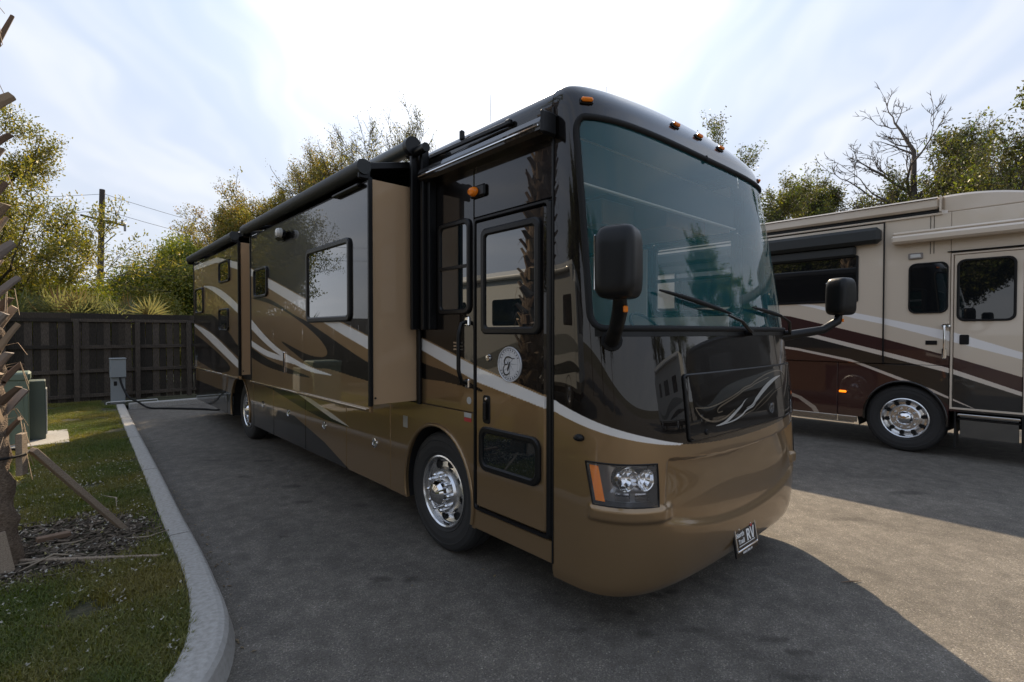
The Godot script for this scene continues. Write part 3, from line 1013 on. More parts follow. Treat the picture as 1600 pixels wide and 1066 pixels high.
func side_paint() -> ImageTexture:
	var w := 2048
	var h := 594
	var im := Image.create_empty(w, h, false, Image.FORMAT_RGB8)
	im.fill(C_GOLD)
	# dark upper body above the long white stripe
	im_poly(im, [-12.8, 3.4, -2.0, 3.4, -2.0, 1.345, -2.17, 1.385, -2.9, 1.545, -3.67, 1.75, -4.43, 1.93, -5.04, 2.12, -6.15, 2.40, -6.81, 2.57, -7.5, 2.72, -8.6, 2.9, -12.8, 2.98], C_BLACK)
	im_poly(im, [-12.8, 2.98, -8.6, 2.9, -7.5, 2.72, -6.81, 2.56, -6.15, 2.39, -5.04, 2.11, -4.43, 1.915, -3.73, 1.755, -3.67, 1.74, -2.93, 1.538, -2.17, 1.373, -2.0, 1.34, -2.0, 1.275, -2.17, 1.30, -2.93, 1.43, -3.67, 1.64, -4.13, 1.75, -5.07, 2.00, -6.15, 2.28, -6.81, 2.47, -7.5, 2.62, -8.6, 2.82, -12.8, 2.9], C_WHITE)
	# black blade under it
	im.fill_rect(Rect2i(0, 0, 0, 0), C_BLACK)
	fill_poly(im, smooth_px([-6.82, 2.20, -6.16, 2.16, -5.34, 1.96, -4.89, 1.86, -3.73, 1.55, -3.27, 1.47, -2.80, 1.36, -3.28, 1.39, -3.73, 1.40, -4.44, 1.45, -4.83, 1.45, -5.35, 1.57, -5.72, 1.68, -5.02, 1.57, -4.62, 1.55, -4.49, 1.60, -4.65, 1.71, -5.01, 1.84, -5.56, 1.99, -6.16, 2.11], w, h), C_BLACK)
	# pale swooshes on the slide-outs
	fill_poly(im, smooth_px([-6.95, 1.97, -6.30, 1.74, -5.72, 1.58, -5.02, 1.46, -4.39, 1.40, -4.90, 1.40, -5.57, 1.49, -6.22, 1.63, -6.95, 1.86], w, h), C_WHITE)
	fill_poly(im, smooth_px([-7.0, 1.70, -6.31, 1.58, -5.72, 1.52, -5.22, 1.45, -5.72, 1.47, -6.31, 1.51, -7.0, 1.64], w, h), C_WHITE)
	fill_poly(im, smooth_px([-7.0, 1.60, -6.2, 1.47, -5.5, 1.40, -4.9, 1.345, -5.6, 1.35, -6.3, 1.39, -7.0, 1.50], w, h), C_BLACK)
	fill_poly(im, smooth_px([-9.52, 2.53, -8.77, 2.47, -8.05, 2.32, -7.35, 2.11, -7.35, 2.01, -8.19, 2.24, -8.93, 2.42], w, h), C_WHITE)
	fill_poly(im, smooth_px([-10.9, 2.14, -10.2, 2.09, -8.79, 2.02, -7.35, 1.55, -7.35, 1.43, -8.35, 1.65, -9.46, 1.86, -10.21, 1.94, -10.9, 2.0], w, h), C_BLACK)
	fill_poly(im, smooth_px([-10.9, 2.0, -10.21, 1.92, -9.12, 1.78, -8.22, 1.59, -7.35, 1.37, -7.35, 1.28, -8.36, 1.48, -9.29, 1.68, -10.21, 1.87, -10.9, 1.95], w, h), C_WHITE)
	fill_poly(im, smooth_px([-12.8, 1.9, -10.8, 1.8, -9.3, 1.6, -7.9, 1.3, -8.6, 1.18, -10.2, 1.3, -12.8, 1.4], w, h), C_BLACK)
	# lower skirt: black blade with a cream edge, black rear half
	im_poly(im, [-12.8, 1.15, -8.68, 1.17, -7.48, 1.02, -6.52, 1.00, -6.09, 0.93, -5.50, 0.84, -5.05, 0.79, -5.74, 0.79, -6.28, 0.83, -6.90, 0.90, -7.48, 0.97, -8.4, 1.03, -12.8, 1.0], C_BLACK)
	im_poly(im, [-6.6, 1.012, -6.09, 0.985, -5.50, 0.885, -5.02, 0.79, -5.50, 0.825, -5.91, 0.895, -6.3, 0.96], C_WHITE)
	im_poly(im, [-12.8, 0.75, -8.54, 0.71, -6.69, 0.71, -5.71, 0.53, -4.70, 0.25, -12.8, 0.25], C_BLACK)
	return ImageTexture.create_from_image(im)

func im_poly(im: Image, flat: Array, c: Color) -> void:
	fill_poly(im, px_side(flat, im.get_width(), im.get_height()), c)

func front_paint() -> ImageTexture:
	var w := 1024
	var h := 1024
	var im := Image.create_empty(w, h, false, Image.FORMAT_RGB8)
	im.fill(C_GOLD)
	var px := func(s: float, y: float) -> Vector2: return Vector2(s / ARC * w, (1.0 - (y - 0.24) / (3.4 - 0.24)) * h)
	var edge := func(s: float) -> float:
		var d := absf(s - ARC / 2)
		if d > 0.83:
			return 1.125 + 0.235 * pow((d - 0.83) / 0.89, 1.15)
		return 1.085 + 0.04 * pow(d / 0.83, 2.0)
	var up := PackedVector2Array([px.call(ARC, 3.45), px.call(0.0, 3.45)])
	for i in 81:
		up.append(px.call(ARC * i / 80.0, edge.call(ARC * i / 80.0)))
	fill_poly(im, up, C_BLACK)
	for sg in [0, 1]:
		var q := PackedVector2Array()
		for i in 25:
			var s := 0.90 * i / 24.0
			q.append(px.call(s if sg == 0 else ARC - s, edge.call(s) + 0.006))
		for i in 25:
			var s := 0.90 * (24 - i) / 24.0
			q.append(px.call(s if sg == 0 else ARC - s, edge.call(s) - 0.066 * pow(maxf(0.0, 1.0 - s / 0.9), 0.75)))
		fill_poly(im, q, C_WHITE)
	return ImageTexture.create_from_image(im)

func paint_materials() -> void:
	C_BLACK = lin(0.010, 0.0085, 0.0075)
	C_GOLD = lin(0.25, 0.165, 0.083)
	C_WHITE = lin(0.64, 0.62, 0.59)
	var sp := side_paint()
	var fp := front_paint()
	var how := {"coat": 1.0, "coat_rough": 0.012, "spec": 0.18}
	mat("side_paint", Color.WHITE, 0.30, 0.62, how.merged({"tex": sp}))
	mat("front_paint", Color.WHITE, 0.30, 0.62, how.merged({"tex": fp}))
	# flakes lie in the bronze only; the pale stripes are plain enamel
	for q in [[mats.side_paint, sp], [mats.front_paint, fp]]:
		var im: Image = (q[1] as ImageTexture).get_image().duplicate()
		im.resize(im.get_width() / 2, im.get_height() / 2, Image.INTERPOLATE_NEAREST)
		for y in im.get_height():
			for x in im.get_width():
				var k := 0.0 if im.get_pixel(x, y).b > 0.6 else 1.0
				im.set_pixel(x, y, Color(k, k, k))
		q[0].metallic_texture = ImageTexture.create_from_image(im)
		q[0].metallic_texture_channel = BaseMaterial3D.TEXTURE_CHANNEL_RED
	mat("black_paint", C_BLACK, 0.35, 0.2, how)
	mat("gold_paint", C_GOLD, 0.30, 0.62, how)
	mat("tan_panel", lin(0.43, 0.295, 0.175), 0.4, 0.15, {"coat": 0.8, "coat_rough": 0.06, "spec": 0.25})
	mat("black_trim", lin(0.007, 0.007, 0.0075), 0.32, 0.0, {"spec": 0.36})
	mat("rubber", lin(0.010, 0.010, 0.010), 0.7, 0.0, {"spec": 0.35})
	mat("tyre", lin(0.017, 0.017, 0.017), 0.72, 0.0, {"normal": noise_tex(256, noise(0.08, FastNoiseLite.TYPE_SIMPLEX, 3, 50), [], true, 2.0), "tri": 4.0, "world": false, "normal_scale": 0.3})
	mat("chrome", lin(0.75, 0.75, 0.76), 0.07, 1.0)
	mat("polished_aluminium", lin(0.74, 0.74, 0.74), 0.24, 1.0)
	mat("dark_glass", lin(0.006, 0.007, 0.008), 0.015, 0.0, {"spec": 0.68})
	mat("solar_glass", lin(0.006, 0.010, 0.012), 0.012, 0.0, {"spec": 0.71, "coat": 1.0, "coat_rough": 0.005})
	mat("privacy_glass", lin(0.012, 0.018, 0.02), 0.01, 0.0, {"alpha": 0.75, "spec": 0.6})
	mat("windshield_glass", lin(0.05, 0.34, 0.385), 0.008, 0.0, {"alpha": 0.15, "spec": 0.44})
	mat("clear_lens", lin(0.8, 0.8, 0.8), 0.02, 0.0, {"alpha": 0.06})
	mat("amber_lens", lin(0.78, 0.20, 0.008), 0.2, 0.0, {"spec": 0.4})
	mat("awning_cloth", lin(0.016, 0.018, 0.017), 0.6)
	mat("underbody", lin(0.008, 0.008, 0.008), 0.9)

func window(parent: Node3D, z0: float, y0: float, z1: float, y1: float, r: float, x: float, fw := 0.035, glass := "solar_glass", called := "window") -> Node3D:
	var t := side_at(x)
	var o := node(called, parent)
	part("frame", MB.new().ring(rrect(z0, y0, z1, y1, r), rrect(z0 + fw, y0 + fw, z1 - fw, y1 - fw, maxf(r - fw * 0.6, 0.01)), t, 0.022), mats.black_trim, o)
	var g := MB.new().slab(rrect(z0 + fw * 0.7, y0 + fw * 0.7, z1 - fw * 0.7, y1 - fw * 0.7, maxf(r - fw * 0.5, 0.01)), Transform3D(t.basis, t.origin + t.basis.z * 0.008), 0.006)
	part("pane", g, mats[glass], o)
	return o

# axle end at p, wheel face towards -x
func wheel(parent: Node3D, p: Vector3, r_tyre: float, r_rim: float, convex := true, face := -1.0) -> Node3D:
	var o := node("wheel", parent, p)
	var t := Transform3D(Basis(Vector3.BACK, PI / 2 * -face * -1.0), Vector3.ZERO)   # local +y outwards
	t = Transform3D(Basis(Vector3(0, 1, 0), Vector3(face, 0, 0), Vector3(0, 0, 1) * -face), Vector3.ZERO)
	var tw := 0.255
	var s := r_rim
	part("tyre", MB.new().lathe([Vector2(s * 0.97, -tw), Vector2(s + 0.05, -tw - 0.005), Vector2(r_tyre - 0.05, -tw), Vector2(r_tyre - 0.012, -tw + 0.03), Vector2(r_tyre, -tw + 0.06), Vector2(r_tyre + 0.002, -0.17), Vector2(r_tyre - 0.008, -0.168), Vector2(r_tyre - 0.008, -0.158), Vector2(r_tyre + 0.002, -0.156), Vector2(r_tyre + 0.002, -0.10), Vector2(r_tyre - 0.008, -0.098), Vector2(r_tyre - 0.008, -0.088), Vector2(r_tyre + 0.001, -0.086), Vector2(r_tyre - 0.004, -0.05), Vector2(r_tyre - 0.016, -0.022), Vector2(r_tyre - 0.035, -0.006), Vector2(r_tyre - 0.07, 0.004), Vector2(r_tyre - 0.073, 0.007), Vector2(r_tyre - 0.079, 0.004), Vector2(r_tyre - 0.12, 0.006), Vector2(s + 0.035, -0.002), Vector2(s + 0.03, 0.002), Vector2(s + 0.022, -0.004), Vector2(s + 0.004, -0.014), Vector2(s - 0.01, -0.03), Vector2(s - 0.012, -0.2)], t, 56), mats.tyre, o)
	var disc := 0.0 if convex else -0.02
	var rim := [Vector2(s + 0.003, -0.022), Vector2(s + 0.004, -0.006), Vector2(s - 0.006, -0.002), Vector2(s - 0.016, -0.012), Vector2(s - 0.024, -0.045), Vector2(s - 0.034, -0.062), Vector2(s * 0.80, -0.070)]
	if convex:
		rim = rim + [Vector2(s * 0.66, -0.06), Vector2(s * 0.62, -0.02), Vector2(s * 0.585, 0.0), Vector2(s * 0.36, 0.002), Vector2(s * 0.34, 0.0), Vector2(0.0, 0.0)]
	else:
		rim = rim + [Vector2(s * 0.70, -0.066), Vector2(s * 0.63, -0.052), Vector2(s * 0.60, -0.045), Vector2(s * 0.36, -0.045), Vector2(0.0, -0.045)]
	# the hand holes are cut as wells in the dish
	part("rim", MB.new().lathe(rim, t, 48), mats.polished_aluminium, o)
	var holes := 10 if not convex else 8
	for i in holes:
		var a := TAU * (i + 0.25) / holes
		var c := Vector3(0, cos(a), sin(a)) * s * 0.775
		var hb := MB.new()
		var lip := Transform3D(Basis(t.basis.x, t.basis.y, t.basis.z), c + Vector3(face * -0.054, 0, 0))
		hb.lathe([Vector2(0.030, -0.03), Vector2(0.030, 0.002), Vector2(0.026, 0.0025), Vector2(0.024, -0.006), Vector2(0.0, -0.008)], lip, 14)
		part("hand_hole", hb, mats.underbody, o)
	var h0 := 0.0 if convex else -0.045
	part("hub", MB.new().lathe([Vector2(s * 0.36, h0), Vector2(s * 0.355, h0 + 0.02), Vector2(s * 0.33, h0 + 0.045), Vector2(s * 0.25, h0 + 0.07), Vector2(s * 0.12, h0 + 0.085), Vector2(0.0, h0 + 0.088)], t, 28), mats.chrome, o)
	for i in 10:
		var a := TAU * (i + 0.5) / 10
		var c := Vector3(0, cos(a), sin(a)) * s * 0.49
		part("lug_nut", MB.new().lathe([Vector2(0.019, h0 - 0.004), Vector2(0.017, h0 + 0.02), Vector2(0.016, h0 + 0.038), Vector2(0.010, h0 + 0.05), Vector2(0.0, h0 + 0.053)], Transform3D(t.basis, c), 10), mats.chrome, o)
	return o

func arch_poly(z0: float, z1: float, y0: float, y1: float, zc: float, yc: float, rz: float, ry: float) -> PackedVector2Array:
	# a panel with a wheel arch cut from its lower edge
	var q := PackedVector2Array([Vector2(z0, y0)])
	var lo := asin(clampf((y0 - yc) / ry, -1.0, 1.0))
	for i in 29:
		var a := lerpf(PI - lo, lo, i / 28.0)
		q.append(Vector2(zc + rz * cos(a), yc + ry * sin(a)))
	q.append(Vector2(z1, y0)); q.append(Vector2(z1, y1)); q.append(Vector2(z0, y1))
	return q

func panel(parent: Node3D, called: String, poly: PackedVector2Array, x := SIDE, m := "side_paint", th := 0.03, bev := 0.006) -> MeshInstance3D:
	return part(called, MB.new().slab(poly, side_at(x), th, bev, LIV), mats[m], parent)

func slide_out(o: Node3D, z0: float, z1: float, windows: Array) -> Node3D:
	# z0 rear, z1 front; a box that has moved out of the wall
	var s := node("slide_out", o)
	var y0 := 1.21
	var y1 := 2.97
	panel(s, "face", rect(z0, y0 - 0.06, z1, y1), SLIDE, "side_paint", 0.03, 0.008)
	for z in [z0, z1]:
		var sg := 1.0 if z == z1 else -1.0
		part("end_panel", MB.new().box(Vector3((SLIDE + SIDE) / 2 + 0.05, (y0 + y1) / 2, z - sg * 0.012), Vector3(SIDE - SLIDE + 0.06, y1 - y0, 0.02)), mats.tan_panel, s)
	part("floor_panel", MB.new().box(Vector3((SLIDE + SIDE) / 2 + 0.05, y0 + 0.01, (z0 + z1) / 2), Vector3(SIDE - SLIDE + 0.06, 0.02, z1 - z0 - 0.05)), mats.underbody, s)
	part("roof_panel", MB.new().box(Vector3((SLIDE + SIDE) / 2 + 0.05, y1 - 0.01, (z0 + z1) / 2), Vector3(SIDE - SLIDE + 0.06, 0.02, z1 - z0 - 0.05)), mats.black_trim, s)
	for z in [z0, z1]:
		var sg := 1.0 if z == z1 else -1.0
		part("corner_trim", MB.new().box(Vector3(SLIDE + 0.008, (y0 + y1) / 2 + 0.0, z + sg * 0.004), Vector3(0.036, y1 - y0 + 0.02, 0.03), 0.006), mats.black_trim, s)
		part("wall_seal", MB.new().box(Vector3(SIDE - 0.022, (y0 + y1) / 2, z + sg * 0.03), Vector3(0.03, y1 - y0 + 0.06, 0.05), 0.008), mats.black_trim, s)
	part("bottom_flange", MB.new().box(Vector3(SLIDE - 0.012, y0 - 0.035, (z0 + z1) / 2), Vector3(0.03, 0.012, z1 - z0 - 0.02), 0.004), mats.gold_paint, s)
	for wd in windows:
		window(s, wd[0], wd[1], wd[2], wd[3], 0.06, SLIDE, wd[4])
	for z in [z1]:
		part("screw", MB.new().lathe([Vector2(0.010, -0.002), Vector2(0.008, 0.004), Vector2(0.0, 0.005)], Transform3D(Basis(Vector3(1, 0, 0), Vector3(0, 0, 1), Vector3(0, -1, 0)), Vector3(SLIDE + 0.05, y0 + 0.05, z1 - 0.002)), 10), mats.black_trim, s)
	# topper: roller on the outer edge and cloth up to the wall
	part("topper_roller", MB.new().tube([Vector3(SLIDE - 0.05, 3.045, z0 - 0.06), Vector3(SLIDE - 0.05, 3.045, z1 + 0.03)], 0.058, 18), mats.awning_cloth, s)
	var cl := MB.new()
	cl.grid(func(i: int, j: int) -> Vector3:
		var t := i / 6.0
		return Vector3(lerpf(SLIDE - 0.05, SIDE + 0.01, t), lerpf(3.10, 3.19, t) - 0.015 * sin(PI * t), lerpf(z1 - 0.02, z0 + 0.02, j / 10.0)), 6, 10)
	part("topper_cloth", cl, mats.awning_cloth, s)
	for z in [z0 - 0.03, z1 + 0.0]:
		part("topper_bracket", MB.new().box(Vector3(SLIDE - 0.035, 3.03, z), Vector3(0.10, 0.15, 0.03), 0.01).bar(Vector3(SLIDE - 0.01, 3.06, z), Vector3(SIDE, 3.17, z), 0.03, 0.05), mats.black_trim, s)
	return s

func bronze_motorhome() -> void:
	var o := Node3D.new()
	o.name = "motorhome"
	add_child(o)
	tag(o, "bronze and black motorhome with white stripe, facing the camera", "motorhome")
	# --- front cap
	var nu := 220
	var ws_lo := Vector2(0.33, 1.80)
	var ws_hi := Vector2(ARC - 0.33, 3.045)
	var ys := []
	for q in [[0.265, 0.50, 10], [0.50, 1.10, 64], [1.10, 3.12, 68], [3.12, CAP_TOP, 14]]:
		for k in q[2]:
			ys.append(lerpf(q[0], q[1], float(k) / q[2]))
	ys.append(CAP_TOP)
	var nv := ys.size() - 1
	var ss := []
	for i in nu + 1:
		ss.append(ARC * i / nu)
	var sink := func(s: float, y: float) -> float:   # sculpted bumper: a raised lower lip and a shallow recess between the lamps
		var d := absf(s - ARC / 2)
		var top: float = 1.06 - 0.055 * (1.0 - pow(minf(d / 1.0, 1.0), 2.0))
		var low: float = 0.70 - 0.14 * (1.0 - pow(minf(d / 1.0, 1.0), 2.0))
		var e := 1.0 - smoothstep(0.935, 0.99, d + (y - 0.88) * 0.18)
		var lip := 0.022 * smoothstep(0.70, 0.72, y) * (1.0 - smoothstep(0.775, 0.80, y)) * smoothstep(0.90, 0.95, d) * (1.0 - smoothstep(1.42, 1.46, d + (y - 0.72) * 0.2))
		return lip - 0.062 * e * smoothstep(low - 0.012, low + 0.04, y) * (1.0 - smoothstep(top - 0.016, top + 0.002, y) ) * (0.35 + 0.65 * smoothstep(low, top, y))
	var lamp := func(s: float, y: float) -> bool:
		for sg in [0, 1]:
			var q := s if sg == 0 else ARC - s
			if y > 0.80 and y < 1.03 and q > 0.262 + (1.03 - y) * 0.19 and q < 0.69:
				return true
		return false
	part("front_cap", MB.new().grid(func(i: int, j: int) -> Vector3: return cap_s(ss[i], ys[j], sink.call(ss[i], ys[j])), nu, nv,
		func(i: int, j: int) -> Vector2: return Vector2(ss[i] / ARC, 1.0 - (ys[j] - 0.24) / (3.4 - 0.24)),
		func(i: int, j: int) -> bool:
			var c := Vector2((ss[i] + ss[i + 1]) / 2, (ys[j] + ys[j + 1]) / 2)
			if lamp.call(c.x, c.y): return true
			if c.x < ws_lo.x or c.x > ws_hi.x or c.y < ws_lo.y or c.y > ws_hi.y: return false
			var dx := minf(c.x - ws_lo.x, ws_hi.x - c.x)
			var dy := minf(c.y - ws_lo.y, ws_hi.y - c.y)
			return dx > 0.09 or dy > 0.09 or Vector2(0.09 - dx, 0.09 - dy).length() < 0.09), mats.front_paint, o)
	var wsn := node("windshield", o)
	part("pane", cap_patch(ws_lo - Vector2(0.01, 0.01), ws_hi + Vector2(0.01, 0.01), 80, 40, -0.004, 0.10), mats.windshield_glass, wsn)
	part("gasket", MB.new().tube(cap_loop(ws_lo, ws_hi, 0.10, 0.0), 0.020, 8, true), mats.rubber, wsn)
	part("centre_joint", MB.new().tube([cap_s(ARC / 2, 3.02, 0.012), cap_s(ARC / 2, 3.06, 0.012)], 0.012, 6), mats.rubber, wsn)
	# dark ledge under the glass where the wipers sit
	part("cowl", cap_patch(Vector2(0.36, 1.755), Vector2(ARC - 0.36, 1.80), 60, 2, 0.006), mats.black_trim, o)
	# --- hood door with its pinstripe flames
	var hood := node("hood_door", o)
	part("panel", cap_patch(Vector2(0.955, 1.135), Vector2(2.74, 1.52), 40, 12, 0.014, 0.02), mats.black_paint, hood)
	part("edge", MB.new().tube(cap_loop(Vector2(0.955, 1.135), Vector2(2.74, 1.52), 0.02, 0.004), 0.011, 6, true), mats.black_trim, hood)
	hood_flames(hood)
	# --- marker lamps
	for q in [[0.47, 3.14], [1.39, 3.18], [ARC / 2, 3.185], [ARC - 1.39, 3.18], [ARC - 0.47, 3.14]]:
		var p := cap_s(q[0], q[1], 0.0)
		var nn := (cap_s(q[0], q[1], 0.1) - p).normalized()
		var xx := Vector3.UP.cross(nn).normalized()
		var ml := node("marker_lamp", o)
		var tf := Transform3D(Basis(xx, nn.cross(xx), nn), p)
		part("base", MB.new().box(Vector3(0, 0, 0.004), Vector3(0.085, 0.038, 0.014), 0.005, tf), mats.black_trim, ml)
		part("lens", MB.new().box(Vector3(0, 0, 0.02), Vector3(0.072, 0.028, 0.024), 0.009, tf), mats.amber_lens, ml)
	# --- head lamps
	for sg in [0, 1]:
		head_lamp(o, sg)
	# --- side turn lamp on the corner
	for sg in [0, 1]:
		var s := 0.22 if sg == 0 else ARC - 0.22
		var p := cap_s(s, 1.163)
		var nn := (cap_s(s, 1.163, 0.1) - p).normalized()
		var xx := Vector3.UP.cross(nn).normalized()
		part("side_camera", MB.new().lathe([Vector2(0.028, -0.01), Vector2(0.026, 0.012), Vector2(0.016, 0.032), Vector2(0.0, 0.038)], Transform3D(Basis(xx, nn, xx.cross(nn)) * Basis.from_scale(Vector3(1.3, 1, 0.8)), p), 16), mats.black_trim, o)
	licence_plate(o)
	wipers(o)
	for sg in [-1.0, 1.0]:
		mirror(o, sg)
	# --- roof
	var sec := []
	for j in [nv - 14, nv - 11, nv - 8, nv - 5, nv - 2, nv]:
		sec.append(Vector2(-cap_row(ys[j], 2), ys[j]))
	for k in 13:
		var x := lerpf(-1.10, 1.10, (k + 1) / 14.0)
		sec.append(Vector2(x, CAP_TOP + 0.075 * (1.0 - (x / 1.10) * (x / 1.10))))
	for j in [nv, nv - 2, nv - 5, nv - 8, nv - 11, nv - 14]:
		sec.append(Vector2(cap_row(ys[j], 2), ys[j]))
	part("roof", MB.new().grid(func(i: int, j: int) -> Vector3: return Vector3(CENTRE + sec[i].x, sec[i].y, lerpf(FRONT_SEAM - 0.006, REAR, j / 8.0)), sec.size() - 1, 8, null, null, true), mats.black_paint, o)
	# --- door side, piece by piece
	panel(o, "upper_wall", rect(-3.74, 1.19, -2.925, 3.13))
	panel(o, "door_header", rect(-2.921, 2.605, FRONT_SEAM - 0.004, 3.13))
	panel(o, "upper_wall", rect(REAR, 3.03, -3.744, 3.13))
	panel(o, "upper_wall", rect(-7.42, 1.19, -6.83, 3.026))
	panel(o, "upper_wall", rect(REAR, 1.19, -10.27, 3.026))
	panel(o, "wall_behind_slide_out", rect(-6.83, 1.19, -3.74, 3.026), SIDE + 0.05, "underbody")
	panel(o, "wall_behind_slide_out", rect(-10.27, 1.19, -7.42, 3.026), SIDE + 0.05, "underbody")
	# bay doors of the skirt, a gap between each
	panel(o, "fender", arch_poly(-4.165, -2.919, 0.34, 1.184, -3.42, 0.50, 0.486, 0.535), SIDE, "side_paint", 0.03, 0.002)
	for q in [[-5.106, -4.171], [-6.276, -5.112], [-7.486, -6.282], [-8.44, -7.492]]:
		var d := panel(o, "bay_door", rect(q[0], 0.34, q[1], 1.184))
		var c := Vector3(SIDE, 0.72, q[1] - 0.30 if q[0] > -6 else (q[0] + q[1]) / 2)
		var lk := part("latch", MB.new().lathe([Vector2(0.05, -0.004), Vector2(0.048, 0.008), Vector2(0.040, 0.010), Vector2(0.036, 0.004), Vector2(0.0, 0.004)], Transform3D(Basis(Vector3(0, 1, 0), Vector3(-1, 0, 0), Vector3(0, 0, 1)), c), 20), mats.chrome, d)
		lk.name = "latch"
		part("latch_paddle", MB.new().box(c + Vector3(-0.008, 0, 0), Vector3(0.012, 0.05, 0.03), 0.004), mats.chrome, d)
	panel(o, "fender", arch_poly(-10.05, -8.446, 0.34, 1.184, -9.2, 0.50, 0.56, 0.56))
	panel(o, "bay_door", rect(REAR, 0.34, -10.056, 1.184))
	for q in [[-3.42, 0.486, 0.535], [-9.2, 0.56, 0.56]]:
		var lip := []
		for i in 25:
			var a := lerpf(PI + 0.25, -0.25, i / 24.0)
			lip.append(Vector3(SIDE - 0.004, 0.50 + q[2] * sin(a), q[0] + q[1] * cos(a)))
		part("arch_lip", MB.new().tube(lip, 0.016, 8), mats.gold_paint, o)
		var well := MB.new()
		well.grid(func(i: int, j: int) -> Vector3:
			var a := lerpf(-0.3, PI + 0.3, i / 16.0)
			return Vector3(SIDE + 0.02 + 0.7 * j, 0.50 + (q[2] + 0.03) * sin(a), q[0] + (q[1] + 0.03) * cos(a)), 16, 1)
		part("wheel_well", well, mats.underbody, o)
	# belt moulding and the sill
	part("belt_moulding", MB.new().box(Vector3(SIDE - 0.004, 1.187, (-4.17 + REAR) / 2), Vector3(0.018, 0.014, -4.17 - REAR), 0.004), mats.gold_paint, o)
	part("underbody", MB.new().box(Vector3(CENTRE, 1.06, (REAR - 2.3) / 2 - 0.1), Vector3(2.44, 0.10, -REAR - 2.6)), mats.underbody, o)
	part("chassis", MB.new().box(Vector3(CENTRE, 0.70, (REAR - 2.3) / 2 - 0.1), Vector3(1.7, 0.6, -REAR - 2.6)), mats.underbody, o)
	for q in [[-8.3, -4.1], [REAR + 0.1, -10.1]]:
		part("bay_box", MB.new().box(Vector3(CENTRE, 0.70, (q[0] + q[1]) / 2), Vector3(2.4, 0.62, q[1] - q[0])), mats.underbody, o)
	part("front_panel_return", MB.new().box(Vector3(CENTRE, 0.42, -2.1), Vector3(2.3, 0.3, 0.1)), mats.underbody, o)
	# driver's side and rear, plainer
	var far := Transform3D(Basis(Vector3(0, 0, -1), Vector3(0, 1, 0), Vector3(1, 0, 0)), Vector3(2 * CENTRE - SIDE, 0, 0))
	var fm := MB.new()
	var fu := MB.new()
	for q in [[2.10, 1.40, 2.95, 1.95], [2.95, 1.40, -REAR, 1.95], [2.10, 2.72, -REAR, 3.13], [3.05, 1.95, -REAR, 2.72]]:
		fu.slab(rect(q[0], q[1], q[2], q[3]), far, 0.03, 0.0)
	part("driver_side_upper_wall", fu, mats.black_paint, o)
	for q in [[2.10, 0.30, 2.95, 1.396], [2.95, 1.0, -REAR, 1.396], [4.0, 0.34, 8.6, 1.0], [9.8, 0.34, -REAR, 1.0]]:
		fm.slab(rect(q[0], q[1], q[2], q[3]), far, 0.03, 0.0)
	part("driver_side_wall", fm, mats.gold_paint, o)
	var dw := node("driver_window", o)
	part("frame", MB.new().ring(rrect(2.10, 1.95, 3.05, 2.72, 0.07), rrect(2.19, 2.0, 3.0, 2.67, 0.05), far, 0.02, -0.035), mats.black_trim, dw)
	part("pane", MB.new().slab(rect(2.18, 1.98, 3.02, 2.69), Transform3D(far.basis, far.origin - Vector3(0.01, 0, 0)), 0.005), mat("cab_glass", lin(0.02, 0.05, 0.05), 0.01, 0.0, {"alpha": 0.25}), dw)
	part("sash_bar", MB.new().box(Vector3(2 * CENTRE - SIDE - 0.012, 2.32, -2.6), Vector3(0.03, 0.035, 0.82)).box(Vector3(2 * CENTRE - SIDE - 0.012, 2.15, -2.72), Vector3(0.03, 0.33, 0.035)), mats.black_trim, dw)
	part("rear_wall", MB.new().slab(rect(CENTRE - 1.27, 0.4, CENTRE + 1.27, 3.30), Transform3D(Basis(Vector3(-1, 0, 0), Vector3.UP, Vector3(0, 0, -1)), Vector3(2 * CENTRE, 0, REAR - 0.002)), 0.03, 0.0), mats.black_paint, o)
	# --- wheels
	wheel(o, Vector3(SIDE + 0.05, 0.487, -3.42), 0.487, 0.287)
	wheel(o, Vector3(SIDE + 0.11, 0.487, -9.2), 0.487, 0.287, false)
	wheel(o, Vector3(2 * CENTRE - SIDE - 0.05, 0.487, -3.42), 0.487, 0.287, true, 1.0)
	wheel(o, Vector3(2 * CENTRE - SIDE - 0.11, 0.487, -9.2), 0.487, 0.287, false, 1.0)
	# --- slide-outs
	var s1 := slide_out(o, -6.85, -3.67, [[-4.96, 1.87, -3.985, 2.565, 0.05], [-6.69, 2.19, -6.17, 2.54, 0.03]])
	slide_out(o, -10.28, -7.42, [[-10.12, 2.09, -9.53, 2.52, 0.03], [-8.44, 2.49, -7.84, 2.80, 0.025], [-8.46, 1.80, -7.92, 2.12, 0.025]])
	# flood lamp on the slide-out
	var fl := node("flood_lamp", s1)
	part("housing", MB.new().box(Vector3(SLIDE - 0.03, 2.80, -5.62), Vector3(0.07, 0.10, 0.24), 0.03), mats.black_trim, fl)
	part("bulb_cover", MB.new().lathe([Vector2(0.05, 0.0), Vector2(0.048, 0.03), Vector2(0.036, 0.05), Vector2(0.0, 0.06)], Transform3D(Basis(Vector3(0, 1, 0), Vector3(-1, 0, 0), Vector3(0, 0, 1)), Vector3(SLIDE - 0.06, 2.81, -5.52)), 18), mat("frosted", lin(0.55, 0.55, 0.53), 0.3), fl)
	part("latch_plate", MB.new().box(Vector3(SLIDE - 0.006, 1.46, -5.62), Vector3(0.014, 0.22, 0.05), 0.004), mats.chrome, s1)
	part("awning_latch", MB.new().box(Vector3(SLIDE - 0.02, 2.94, -4.02), Vector3(0.05, 0.03, 0.5), 0.01), mats.black_trim, s1)
	# --- patio awning: roller along the roof edge, arms on the wall
	var aw := node("patio_awning", o)
